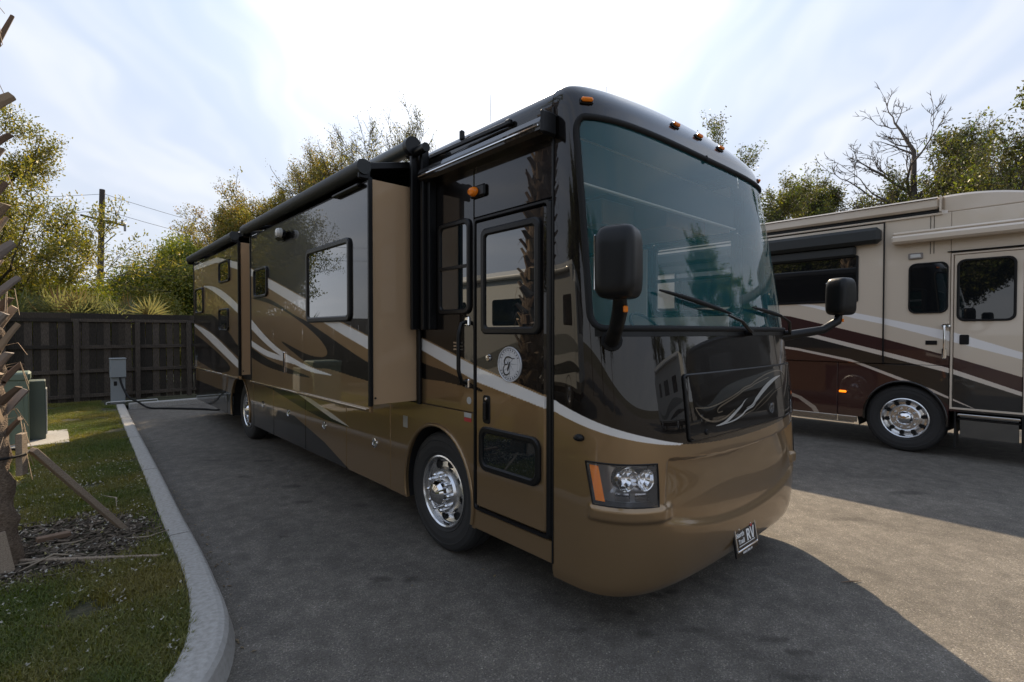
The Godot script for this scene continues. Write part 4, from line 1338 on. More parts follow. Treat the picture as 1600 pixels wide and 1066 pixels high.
	part("roller", MB.new().tube([Vector3(SIDE - 0.12, 3.27, REAR + 0.2), Vector3(SIDE - 0.12, 3.27, -3.56)], 0.062, 18), mat("roller_shell", lin(0.022, 0.026, 0.023), 0.35), aw)
	part("roller_end", MB.new().tube([Vector3(SIDE - 0.12, 3.27, -3.60), Vector3(SIDE - 0.12, 3.27, -3.55)], 0.075, 18), mats.black_trim, aw)
	var ax := [-3.635, -3.585, -3.53, -3.47, -3.425]
	for i in 5:
		part("arm", MB.new().box(Vector3(SIDE - 0.035 - 0.03 * (i % 2) - (0.03 if i == 1 else 0.0), (1.80 + 3.28 - 0.22 * (1 if i > 2 else 0)) / 2, ax[i]), Vector3(0.07, 1.48 - 0.22 * (1 if i > 2 else 0), 0.036), 0.006), mats.black_trim, aw)
	part("arm_knuckle", MB.new().tube([Vector3(SIDE - 0.10, 3.225, -3.66), Vector3(SIDE - 0.10, 3.225, -3.40)], 0.036, 12), mats.black_trim, aw)
	part("rafter", MB.new().bar(Vector3(SIDE - 0.06, 3.155, -3.40), Vector3(SIDE - 0.02, 3.165, -2.52), 0.025, 0.03), mats.black_trim, aw)
	part("rafter_bracket", MB.new().box(Vector3(SIDE - 0.02, 3.165, -2.52), Vector3(0.04, 0.045, 0.05), 0.01).box(Vector3(SIDE - 0.012, 3.235, -3.05), Vector3(0.04, 0.075, 0.035), 0.01), mats.black_trim, aw)
	# --- awning case over the door
	var dc := node("door_awning", o)
	part("case", MB.new().slab(PackedVector2Array([Vector2(2.27, 3.09), Vector2(2.205, 3.085), Vector2(2.165, 3.065), Vector2(2.148, 3.03), Vector2(2.152, 2.985), Vector2(2.18, 2.965), Vector2(2.27, 2.965)]), front_at(-2.13), 1.36, 0.006), mats.black_paint, dc)
	part("case_lip", MB.new().box(Vector3(2.145, 3.008, -2.81), Vector3(0.012, 0.012, 1.34), 0.003), mats.chrome, dc)
	part("end_cap", MB.new().box(Vector3(2.205, 3.028, -2.118), Vector3(0.13, 0.145, 0.03), 0.02), mats.black_trim, dc)
	# moulding that arches over it
	var arc := []
	for i in 17:
		var t := i / 16.0
		arc.append(Vector3(SIDE - 0.004 + 0.02 * smoothstep(0.4, 1.0, t), lerpf(3.10, 3.155, sin(t * PI * 0.5)) - 0.07 * pow(t, 8.0), lerpf(-3.35, -2.28, t)))
	part("roof_moulding", MB.new().tube(arc, 0.012, 6), mats.black_trim, o)
	entry_door(o)
	# --- porch lamp, window by the door, grab handle
	var pl := node("porch_lamp", o)
	part("base", MB.new().box(Vector3(SIDE - 0.012, 2.785, -2.86), Vector3(0.03, 0.085, 0.17), 0.012), mats.black_trim, pl)
	part("lens", MB.new().lathe([Vector2(0.045, 0.0), Vector2(0.043, 0.02), Vector2(0.032, 0.038), Vector2(0.0, 0.047)], Transform3D(Basis(Vector3(0, 1, 0), Vector3(-1, 0, 0), Vector3(0, 0, 1)) * Basis.from_scale(Vector3(0.75, 1, 1.1)), Vector3(SIDE - 0.02, 2.785, -2.89)), 20), mats.amber_lens, pl)
	var w := window(o, -3.37, 1.915, -2.955, 2.62, 0.06, SIDE, 0.04)
	part("sash_bar", MB.new().box(Vector3(SIDE - 0.016, 2.27, -3.16), Vector3(0.012, 0.022, 0.35)), mats.black_trim, w)
	var gh := node("grab_handle", o)
	part("bar", MB.new().tube([Vector3(SIDE, 1.86, -3.0), Vector3(SIDE - 0.06, 1.84, -3.0), Vector3(SIDE - 0.085, 1.76, -3.0), Vector3(SIDE - 0.085, 1.50, -3.0), Vector3(SIDE - 0.06, 1.42, -3.0), Vector3(SIDE, 1.40, -3.0)], 0.016, 10), mats.black_trim, gh)
	part("mount", MB.new().box(Vector3(SIDE - 0.005, 1.86, -3.0), Vector3(0.02, 0.07, 0.05), 0.008).box(Vector3(SIDE - 0.005, 1.40, -3.0), Vector3(0.02, 0.07, 0.05), 0.008), mats.chrome, gh)
	part("vent_slots", MB.new().box(Vector3(SIDE - 0.003, 1.70, -3.12), Vector3(0.01, 0.012, 0.10)).box(Vector3(SIDE - 0.003, 1.675, -3.12), Vector3(0.01, 0.012, 0.10)).box(Vector3(SIDE - 0.003, 1.65, -3.12), Vector3(0.01, 0.012, 0.10)), mats.chrome, o)
	part("round_sticker", MB.new().lathe([Vector2(0.028, -0.001), Vector2(0.027, 0.002), Vector2(0.0, 0.002)], Transform3D(Basis(Vector3(0, 1, 0), Vector3(-1, 0, 0), Vector3(0, 0, 1)), Vector3(SIDE, 1.275, -2.985)), 20), mat("sticker_grey", lin(0.35, 0.35, 0.33), 0.5), o)
	part("sticker", MB.new().box(Vector3(SIDE - 0.001, 1.13, -3.0), Vector3(0.004, 0.028, 0.085)), mat("sticker_red", lin(0.35, 0.03, 0.03), 0.5), o)
	part("sticker", MB.new().box(Vector3(SIDE - 0.001, 1.165, -3.0), Vector3(0.004, 0.034, 0.085)), mats.sticker_grey, o)
	part("sticker", MB.new().box(Vector3(SIDE - 0.001, 1.0, -3.90), Vector3(0.004, 0.10, 0.07)), mats.sticker_grey, o)
	# --- whip aerials
	for q in [Vector3(3.25, 3.40, -3.9), Vector3(3.95, 3.38, -3.0)]:
		var an := node("aerial", o)
		part("base", MB.new().lathe([Vector2(0.03, 0), Vector2(0.025, 0.03), Vector2(0.006, 0.06), Vector2(0.0, 0.06)], Transform3D(Basis.IDENTITY, q), 10), mats.black_trim, an)
		part("whip", MB.new().tube([q, q + Vector3(0.0, 0.75, -0.02)], 0.003, 5), mats.black_trim, an)
	cab(o)

func hood_flames(hood: Node3D) -> void:
	# ribbons painted on the door, each a thin strip of paint over the cap
	var lay := func(flat: Array, width: float, m: Material, taper := true) -> void:
		var c := curve(flat, false, 8)
		var b := MB.new()
		var k := c.size() - 1
		b.grid(func(i: int, j: int) -> Vector3:
			var d := (c[mini(i + 1, k)] - c[maxi(i - 1, 0)]).normalized()
			var t := float(i) / k
			var w := width * (sin(PI * clampf(t, 0.02, 0.98)) if taper else 0.6 + 0.4 * sin(PI * t))
			var p := c[i] + Vector2(-d.y, d.x) * w * (j - 0.5)
			return cap_s(p.x, p.y, 0.0165), k, 1, null, null, true)
		part("pinstripe", b, m, hood)
	var silver := mat("silver_stripe", lin(0.45, 0.45, 0.43), 0.3, 0.2, {"coat": 1.0})
	var bronze := mat("bronze_stripe", lin(0.12, 0.095, 0.065), 0.35, 0.2, {"coat": 1.0})
	lay.call([1.23, 1.195, 1.36, 1.205, 1.55, 1.265, 1.72, 1.325], 0.020, silver)
	lay.call([1.28, 1.193, 1.50, 1.205, 1.72, 1.255, 1.92, 1.32], 0.012, silver)
	lay.call([1.70, 1.26, 1.86, 1.315, 2.02, 1.375, 2.20, 1.425, 2.35, 1.445], 0.034, silver)
	lay.call([1.02, 1.325, 1.18, 1.315, 1.42, 1.345, 1.75, 1.41, 2.05, 1.468, 2.28, 1.485, 2.42, 1.46, 2.47, 1.40], 0.010, bronze, false)
	lay.call([1.02, 1.325, 1.08, 1.265, 1.20, 1.225, 1.35, 1.23, 1.50, 1.27], 0.012, bronze, false)
	lay.call([1.33, 1.275, 1.27, 1.275, 1.30, 1.305, 1.50, 1.345, 1.80, 1.405, 2.10, 1.445], 0.010, bronze, false)
	lay.call([1.55, 1.20, 1.78, 1.245, 2.0, 1.31, 2.2, 1.36], 0.010, bronze)
	lay.call([1.8, 1.225, 2.0, 1.275, 2.2, 1.335, 2.4, 1.36], 0.008, bronze)
	part("lock", MB.new().lathe([Vector2(0.018, 0), Vector2(0.016, 0.008), Vector2(0.0, 0.008)], Transform3D(Basis(Vector3(1, 0, 0), Vector3(0, 0, 1), Vector3(0, -1, 0)), cap_s(1.12, 1.17, 0.014)), 14), mats.black_trim, hood)

func head_lamp(o: Node3D, sg: int) -> void:
	var at := func(s: float, y: float, off: float) -> Vector3: return cap_s(s if sg == 0 else ARC - s, y, off)
	var hl := node("head_lamp", o)
	# lens outline: raked outer edge
	var left := func(y: float) -> float: return 0.262 + (1.03 - y) * 0.19
	var sheet := func(s0: Callable, s1: float, y0: float, y1: float, off: float, nu: int, nv: int) -> MB:
		return MB.new().grid(func(i: int, j: int) -> Vector3:
			var y := lerpf(y0, y1, float(j) / nv)
			return at.call(lerpf(s0.call(y), s1, float(i) / nu), y, off), nu, nv, null, null, sg == 1)
	part("bowl", sheet.call(left, 0.695, 0.79, 1.04, -0.10, 16, 8), mat("lamp_bowl", lin(0.42, 0.42, 0.44), 0.28, 0.8), hl)
	# walls of the bowl
	var wall := MB.new()
	var rim := []
	for i in 9: rim.append(Vector2(lerpf(left.call(0.795), 0.692, i / 8.0), 0.795))
	for i in range(1, 6): rim.append(Vector2(0.692, lerpf(0.795, 1.035, i / 5.0)))
	for i in range(1, 9): rim.append(Vector2(lerpf(0.692, left.call(1.035), i / 8.0), 1.035))
	for i in range(1, 6): rim.append(Vector2(left.call(lerpf(1.035, 0.795, i / 5.0)), lerpf(1.035, 0.795, i / 5.0)))
	for i in rim.size() - 1:
		wall.quad(at.call(rim[i].x, rim[i].y, -0.10), at.call(rim[i + 1].x, rim[i + 1].y, -0.10), at.call(rim[i + 1].x, rim[i + 1].y, 0.0), at.call(rim[i].x, rim[i].y, 0.0))
	part("bowl_wall", wall, mats.black_trim, hl)
	var edge := []
	for i in rim.size() - 1: edge.append(at.call(rim[i].x, rim[i].y, 0.002))
	part("bezel", MB.new().tube(edge, 0.0055, 6, true), mats.black_trim, hl)
	part("lens", sheet.call(left, 0.69, 0.80, 1.03, 0.0, 18, 8), mats.clear_lens, hl)
	# amber turn signal along the outer edge
	var am := MB.new().grid(func(i: int, j: int) -> Vector3:
		var y := lerpf(0.815, 1.015, j / 6.0)
		return at.call(left.call(y) + lerpf(0.014, 0.074, i / 4.0), y, -0.012), 4, 6, null, null, sg == 1)
	part("turn_signal", am, mats.amber_lens, hl)
	# two reflector lamps and the strip below
	for q in [[0.465, 0.064], [0.602, 0.058]]:
		var p: Vector3 = at.call(q[0], 0.948, -0.075)
		var nn: Vector3 = Vector3(-0.25 if sg == 0 else 0.25, 0, 1).normalized()
		var xx := Vector3.UP.cross(nn).normalized()
		var tf := Transform3D(Basis(xx, nn, xx.cross(nn)), p)
		var r: float = q[1]
		part("reflector", MB.new().lathe([Vector2(0.0, 0.004), Vector2(r * 0.3, 0.008), Vector2(r * 0.62, 0.022), Vector2(r * 0.88, 0.044), Vector2(r, 0.062), Vector2(r * 1.08, 0.064), Vector2(r * 1.1, 0.05), Vector2(r * 1.02, 0.0)], tf, 28), mats.chrome, hl)
		part("bulb", MB.new().lathe([Vector2(0.010, 0.0), Vector2(0.010, 0.03), Vector2(0.006, 0.04), Vector2(0.0, 0.042)], tf, 10), mats.chrome, hl)
	part("shelf", MB.new().grid(func(i: int, j: int) -> Vector3: return at.call(lerpf(0.40, 0.685, i / 8.0), 0.872 - 0.004 * j, -0.10 + 0.07 * j), 8, 1, null, null, sg == 1), mats.chrome, hl)
	for q in [[0.43, 0.53], [0.565, 0.66]]:
		for k in 3:
			part("lower_reflector", MB.new().grid(func(i: int, j: int) -> Vector3: return at.call(lerpf(q[0], q[1], i / 6.0), 0.866 - 0.018 * k - 0.014 * j, -0.06 + 0.026 * j - 0.004 * k), 6, 1, null, null, sg == 1), mats.chrome, hl)

func licence_plate(o: Node3D) -> void:
	var pl := node("licence_plate", o)
	var tf := Transform3D(Basis(Vector3(1, 0, 0), Vector3(0, 0.985, -0.17).normalized(), Vector3(0, 0.17, 0.985).normalized()), Vector3(3.47, 0.39, -1.472))
	part("holder", MB.new().box(Vector3(0, 0, -0.008), Vector3(0.33, 0.205, 0.012), 0.003, tf), mats.black_trim, pl)
	part("plate", MB.new().box(Vector3(0, 0.012, 0.001), Vector3(0.30, 0.145, 0.006), 0.002, tf), mat("plate_black", lin(0.01, 0.01, 0.012), 0.3), pl)
	part("frame", MB.new().ring(rrect(-0.158, -0.068, 0.158, 0.092, 0.006, 2), rrect(-0.147, -0.057, 0.147, 0.081, 0.004, 2), tf, 0.009), mats.chrome, pl)
	var font := SystemFont.new()
	font.font_names = PackedStringArray(["Droid Sans"])
	font.font_weight = 700
	var white := mat("plate_white", lin(0.72, 0.72, 0.70), 0.4)
	for q in [["North", 0.040, -0.085, 0.036], ["Trail", 0.040, -0.075, -0.008], ["RV", 0.105, 0.062, 0.010], ["NORTH TRAIL RV", 0.018, 0.0, -0.086]]:
		var tm := TextMesh.new()
		tm.font = font
		tm.text = q[0]
		tm.font_size = 64
		tm.pixel_size = q[1] / 64.0
		tm.depth = 0.002
		var g := part("lettering", tm, white, pl)
		g.transform = tf * Transform3D(Basis.IDENTITY, Vector3(q[2], q[3], 0.0055 if q[3] > -0.05 else 0.0005))
	part("red_mark", MB.new().slab(PackedVector2Array([Vector2(0.078, 0.050), Vector2(0.10, 0.050), Vector2(0.112, 0.072), Vector2(0.072, 0.068)]), Transform3D(tf.basis, tf * Vector3(0, 0, 0.0062)), 0.002), mat("plate_red", lin(0.35, 0.02, 0.03), 0.4), pl)
	for x in [-0.09, 0.09]:
		part("screw", MB.new().lathe([Vector2(0.008, 0), Vector2(0.006, 0.005), Vector2(0, 0.006)], Transform3D(Basis(tf.basis.x, tf.basis.z, -tf.basis.y), tf * Vector3(x, 0.072, 0.004)), 8), mats.chrome, pl)
	part("rule", MB.new().box(Vector3(0, -0.036, 0.0045), Vector3(0.24, 0.004, 0.002), 0.0, tf), white, pl)

func wipers(o: Node3D) -> void:
	for q in [[1.80, 1.77, 1.50, 1.885, 0.80, 2.02, 1.58, 1.90], [2.70, 1.77, 2.45, 1.90, 1.95, 1.955, 2.62, 1.895]]:
		var w := node("wiper", o)
		part("pivot", MB.new().tube([cap_s(q[0], q[1], 0.0), cap_s(q[0], q[1], 0.06)], 0.022, 10), mats.black_trim, w)
		part("arm", MB.new().tube([cap_s(q[0], q[1], 0.05), cap_s(lerpf(q[0], q[2], 0.5), lerpf(q[1], q[3], 0.6), 0.075), cap_s(q[2], q[3], 0.05)], [0.013, 0.011, 0.008], 6), mats.black_trim, w)
		var pts := []
		for i in 13:
			var t := i / 12.0
			pts.append(cap_s(lerpf(q[4], q[6], t), lerpf(q[5], q[7], t), 0.032))
		part("blade", MB.new().tube(pts, [0.006, 0.010, 0.012, 0.014, 0.015, 0.016, 0.016, 0.016, 0.015, 0.014, 0.012, 0.010, 0.006], 6), mats.rubber, w)

func mirror(o: Node3D, sg: float) -> void:
	# head ahead of the corner on an arm that comes up from below the windshield
	var m := node("mirror", o)
	var flip := func(p: Vector3) -> Vector3: return Vector3(CENTRE + (p.x - CENTRE) * -sg, p.y, p.z)
	var c := Vector3(1.905, 2.095, -1.385)
	var b := MB.new()
	var nu := 20
	var nv := 28
	b.grid(func(i: int, j: int) -> Vector3:
		var u := PI * i / nu - PI / 2
		var t := TAU * j / nv
		var pw := func(v: float, e: float) -> float: return signf(v) * pow(absf(v), e)
		var wide := 0.104 - 0.016 * sin(u) + 0.004
		var p := Vector3(wide * pw.call(cos(u), 0.35) * pw.call(cos(t), 0.45), 0.165 * pw.call(sin(u), 0.45), 0.095 * pw.call(cos(u), 0.35) * pw.call(sin(t), 0.6))
		return flip.call(c + p.rotated(Vector3.UP, 0.32)), nu, nv, null, null, sg < 0.0)
	part("housing", b, mat("mirror_shell", lin(0.006, 0.006, 0.006), 0.36, 0.0, {"spec": 0.36}), m)
	var arm := [flip.call(Vector3(1.92, 1.97, -1.39)), flip.call(Vector3(1.935, 1.88, -1.40)), flip.call(Vector3(2.03, 1.80, -1.49)), flip.call(Vector3(2.37, 1.73, -1.77))]
	part("arm", MB.new().tube(arm, [0.030, 0.036, 0.036, 0.045], 12), mats.mirror_shell, m)
	part("foot", MB.new().tube([flip.call(Vector3(2.33, 1.735, -1.74)), flip.call(Vector3(2.44, 1.71, -1.83))], [0.06, 0.07], 14), mats.mirror_shell, m)
	part("turn_lamp", MB.new().box(flip.call(Vector3(1.925, 1.885, -1.362)), Vector3(0.03, 0.03, 0.012), 0.004), mats.amber_lens, m)
	var gl := MB.new().box(Vector3.ZERO, Vector3(0.13, 0.25, 0.008), 0.003, Transform3D(Basis(Vector3.UP, -sg * 0.32), flip.call(c + Vector3(0, 0, -0.093).rotated(Vector3.UP, 0.32))))
	part("mirror_glass", gl, mats.chrome, m)

func entry_door(o: Node3D) -> void:
	var d := node("entry_door", o)
	var t := side_at(SIDE)
	var x := SIDE - 0.012
	# frame round the door, the door itself a little proud of the wall
	part("frame", MB.new().ring(rrect(-2.918, 0.49, -2.146, 2.60, 0.03, 3), rrect(-2.894, 0.514, -2.186, 2.576, 0.025, 3), t, 0.016, -0.03), mats.black_trim, d)
	panel(d, "leaf", rrect(-2.890, 0.518, -2.190, 2.572, 0.022, 3), x, "side_paint", 0.04, 0.014)
	window(d, -2.815, 1.765, -2.225, 2.505, 0.055, x, 0.05, "solar_glass")
	window(d, -2.84, 0.80, -2.225, 1.115, 0.075, x, 0.045, "solar_glass", "lower_window")
	var h := node("handle", d)
	part("plate", MB.new().slab(rrect(-2.805, 1.135, -2.725, 1.335, 0.02, 3), side_at(x - 0.006), 0.012, 0.004), mats.black_trim, h)
	part("lever", MB.new().box(Vector3(x - 0.022, 1.225, -2.765), Vector3(0.02, 0.13, 0.03), 0.008), mats.black_trim, h)
	part("lock", MB.new().lathe([Vector2(0.011, 0), Vector2(0.009, 0.006), Vector2(0, 0.006)], Transform3D(Basis(Vector3(0, 1, 0), Vector3(-1, 0, 0), Vector3(0, 0, 1)), Vector3(x - 0.006, 1.31, -2.765)), 12), mats.chrome, h)
	part("deadbolt", MB.new().lathe([Vector2(0.025, 0), Vector2(0.02, 0.014), Vector2(0, 0.016)], Transform3D(Basis(Vector3(0, 1, 0), Vector3(-1, 0, 0), Vector3(0, 0, 1)), Vector3(x, 1.60, -2.74)), 14), mats.chrome, d)
	emblem(d, Vector3(x - 0.001, 1.565, -2.52))
	# body below the door and the folded step
	panel(o, "door_sill", rect(-2.921, 0.345, FRONT_SEAM - 0.004, 0.486))
	var sp := node("entry_step", o)
	for i in 2:
		part("tread", MB.new().box(Vector3(SIDE + 0.19 + 0.12 * i, 0.345 + 0.05 * i, -2.53), Vector3(0.26, 0.025, 0.62), 0.008), mats.black_trim, sp)
	part("seam_strip", MB.new().box(Vector3(SIDE - 0.002, 1.75, FRONT_SEAM + 0.004), Vector3(0.012, 2.8, 0.012), 0.003), mats.black_trim, o)

func emblem(d: Node3D, p: Vector3) -> void:
	# round badge: rim, silver field with a compass star, a looped letter
	var e := node("emblem", d)
	var b := Basis(Vector3(0, 0, 1), Vector3(0, 1, 0), Vector3(-1, 0, 0))
	var t := Transform3D(b, p)
	var lt := Transform3D(Basis(b.x, b.z, -b.y), p)
	var R := 0.118
	part("field", MB.new().lathe([Vector2(R, -0.002), Vector2(R, 0.004), Vector2(0.0, 0.004)], lt, 48), mat("badge_silver", lin(0.50, 0.51, 0.53), 0.35, 0.2), e)
	part("rim", MB.new().lathe([Vector2(R, 0.004), Vector2(R - 0.002, 0.007), Vector2(R - 0.006, 0.007), Vector2(R - 0.008, 0.004)], lt, 48), mats.badge_silver, e)
	part("ring", MB.new().lathe([Vector2(R - 0.010, 0.0045), Vector2(R - 0.0135, 0.0045)], lt, 48), mat("badge_dark", lin(0.06, 0.065, 0.08), 0.5), e)
	part("ring", MB.new().lathe([Vector2(R - 0.034, 0.0045), Vector2(R - 0.036, 0.0045)], lt, 48), mat("badge_grey", lin(0.28, 0.29, 0.31), 0.5), e)
	for k in 8:
		var a := TAU * k / 8
		var l := R - 0.026 if k % 2 == 0 else R - 0.055
		var q := PackedVector2Array([Vector2.ZERO, Vector2.from_angle(a + PI / 8) * 0.018, Vector2.from_angle(a) * l])
		part("star_point", MB.new().slab(q, Transform3D(b, t * Vector3(0, 0, 0.0052)), 0.001), mats.badge_grey, e)
	for k in 26:   # lettering round the edge, too small to read
		var a := TAU * k / 26.0
		if absf(wrapf(a, -PI, PI)) < 0.35 or absf(wrapf(a - PI, -PI, PI)) < 0.35:
			continue
		var c := Vector2.from_angle(a) * (R - 0.023)
		part("rim_letter", MB.new().box(Vector3.ZERO, Vector3(0.008, 0.010, 0.001), 0.0, t * Transform3D(Basis(Vector3(0, 0, 1), a - PI / 2), Vector3(c.x, c.y, 0.005))), mats.badge_dark, e)
	var stroke := func(flat: Array, w0: float, w1: float) -> void:
		var c := curve(flat, false, 7)
		var mb := MB.new()
		var k := c.size() - 1
		mb.grid(func(i: int, j: int) -> Vector3:
			var dd := (c[mini(i + 1, k)] - c[maxi(i - 1, 0)]).normalized()
			var w := lerpf(w0, w1, sin(PI * i / k))
			var q := c[i] + Vector2(-dd.y, dd.x) * w * (j - 0.5)
			return t * Vector3(q.x, q.y, 0.0068), k, 1, null, null, true)
		part("letter_stroke", mb, mat("badge_black", lin(0.012, 0.012, 0.012), 0.35), e)
	stroke.call([0.058, 0.041, 0.03, 0.040, 0.0, 0.049, -0.030, 0.045, -0.048, 0.022, -0.042, 0.0, -0.022, 0.0, -0.010, 0.018], 0.003, 0.011)
	stroke.call([0.006, 0.018, -0.004, -0.012, -0.018, -0.045], 0.005, 0.014)
	stroke.call([-0.040, 0.002, -0.058, -0.026, -0.055, -0.056, -0.034, -0.072, -0.008, -0.064, 0.008, -0.046], 0.003, 0.010)

func cab(o: Node3D) -> void:
	var c := node("cab", o)
	var beige := mat("cab_beige", lin(0.50, 0.45, 0.38), 0.8)
	var dash := mat("cab_dash", lin(0.26, 0.24, 0.22), 0.7)
	part("floor", MB.new().box(Vector3(CENTRE, 1.14, -4.3), Vector3(2.46, 0.03, 4.3)), dash, c)
	part("dashboard", MB.new().slab(PackedVector2Array([Vector2(1.72, 1.0), Vector2(2.55, 1.0), Vector2(2.50, 1.55), Vector2(2.30, 1.78), Vector2(2.02, 1.80), Vector2(1.80, 1.765), Vector2(1.73, 1.68)]), Transform3D(Basis(Vector3(0, 0, -1), Vector3.UP, Vector3(1, 0, 0)), Vector3(4.70, 0, 0)), 2.31, 0.02), dash, c)
	part("bulkhead", MB.new().box(Vector3(CENTRE, 2.1, -6.4), Vector3(2.46, 2.3, 0.04)), beige, c)
	part("ceiling", MB.new().box(Vector3(CENTRE, 3.17, -4.4), Vector3(2.36, 0.03, 4.0)), beige, c)
	part("shade_valance", MB.new().box(Vector3(CENTRE, 2.89, -2.16), Vector3(2.40, 0.27, 0.03), 0.006), mat("valance", lin(0.035, 0.035, 0.04), 0.8), c)
	part("shade_bar", MB.new().box(Vector3(CENTRE, 2.742, -2.145), Vector3(2.40, 0.014, 0.04), 0.004), mat("shade_bar", lin(0.42, 0.42, 0.39), 0.6), c)
	part("driver_cabinet", MB.new().box(Vector3(4.10, 2.83, -2.85), Vector3(1.15, 0.22, 0.22), 0.008), mat("cabinet_wood", lin(0.24, 0.13, 0.065), 0.35), c)
	part("overhead_cabinet", MB.new().box(Vector3(4.35, 2.92, -3.5), Vector3(0.7, 0.42, 2.2), 0.01), mat("cabinet_wood", lin(0.20, 0.10, 0.045), 0.35), c)
	part("inner_wall", MB.new().box(Vector3(4.77, 1.46, -4.3), Vector3(0.02, 0.95, 4.2)).box(Vector3(4.77, 2.3, -4.75), Vector3(0.02, 0.75, 3.3)).box(Vector3(4.77, 2.94, -4.3), Vector3(0.02, 0.42, 4.2)), beige, c)
	for x in [2.98, 4.12]:
		var s := node("seat", c)
		s.name = "seat"
		part("cushion", MB.new().box(Vector3(x, 1.47, -3.35), Vector3(0.55, 0.16, 0.55), 0.05), mat("seat_leather", lin(0.20, 0.17, 0.14), 0.55), s)
		part("backrest", MB.new().box(Vector3(0, 0.36, 0), Vector3(0.52, 0.72, 0.15), 0.06, Transform3D(Basis(Vector3.RIGHT, -0.16), Vector3(x, 1.5, -3.62))), mats.seat_leather, s)
		part("headrest", MB.new().box(Vector3(x, 2.30, -3.76), Vector3(0.30, 0.18, 0.11), 0.045), mats.seat_leather, s)
	var sw := []
	for i in 28:
		var a := TAU * i / 28
		sw.append(Vector3(4.12, 1.80, -2.66) + Vector3(0.21 * cos(a), 0.21 * sin(a) * 0.75, -0.21 * sin(a) * 0.66))
	part("steering_wheel", MB.new().tube(sw, 0.016, 8, true), mats.black_trim, c)
	part("steering_column", MB.new().tube([Vector3(4.12, 1.80, -2.66), Vector3(4.12, 1.64, -2.45)], 0.04, 10).bar(Vector3(3.92, 1.80, -2.66), Vector3(4.32, 1.80, -2.66), 0.03, 0.02), mats.black_trim, c)

# ---------------------------------------------------------------- the beige motorhome
const B_LIV := Rect2(-11.8, 0.3, 12.4, 3.5)
const BX := 9.33

func beige_paint() -> ImageTexture:
	var w := 2048
	var h := 578
	var im := Image.create_empty(w, h, false, Image.FORMAT_RGB8)
	var beige := lin(0.56, 0.475, 0.375)
	var white := lin(0.74, 0.72, 0.70)
	var maroon := lin(0.030, 0.007, 0.007)
	var black := lin(0.008, 0.0075, 0.0075)
	im.fill(beige)
	var P := func(flat: Array, c: Color) -> void:
		var q := PackedVector2Array()
		for i in range(0, flat.size(), 2):
			q.append(Vector2((flat[i] - B_LIV.position.x) / B_LIV.size.x * w, (1.0 - (flat[i + 1] - B_LIV.position.y) / B_LIV.size.y) * h))
		fill_poly(im, q, c)
	# dark lower body, maroon band, pale lines, white stripe
	P.call([-11.9, 2.4, -5.0, 2.25, -3.24, 2.05, -1.92, 1.68, -1.12, 1.43, -0.42, 1.19, 0.7, 0.8, 0.7, 0.2, -11.9, 0.2], maroon)
	P.call([-11.9, 2.1, -5.0, 1.98, -2.89, 1.69, -1.92, 1.42, -1.11, 1.19, -0.42, 0.94, 0.7, 0.5, 0.7, 0.2, -1.0, 0.66, -1.68, 1.06, -2.34, 1.32, -3.13, 1.48, -5.0, 1.7, -11.9, 1.9], black)
	P.call([-11.9, 2.16, -5.0, 2.04, -2.89, 1.755, -1.92, 1.49, -1.11, 1.26, -0.42, 0.995, 0.7, 0.55, 0.7, 0.49, -0.42, 0.94, -1.11, 1.19, -1.92, 1.42, -2.89, 1.69, -5.0, 1.98, -11.9, 2.1], lin(0.58, 0.51, 0.43))
	P.call([-11.9, 1.93, -5.0, 1.74, -3.13, 1.515, -2.34, 1.355, -1.68, 1.095, -1.35, 0.965, -0.78, 0.68, -1.4, 0.945, -1.75, 1.075, -2.34, 1.315, -3.13, 1.475, -5.0, 1.70, -11.9, 1.89], lin(0.52, 0.45, 0.38))
	P.call([-3.35, 0.74, -3.1, 0.66, -2.9, 0.52, -2.86, 0.46, -2.78, 0.46, -2.84, 0.56, -3.05, 0.70, -3.35, 0.80], lin(0.30, 0.25, 0.2))
	P.call([-3.3, 2.29, -2.97, 2.25, -1.92, 1.99, -1.12, 1.78, -0.42, 1.51, 0.7, 1.05, 0.7, 0.95, -0.42, 1.42, -1.12, 1.64, -1.92, 1.90, -2.31, 2.00, -2.9, 2.19, -3.3, 2.28], white)
	return ImageTexture.create_from_image(im)

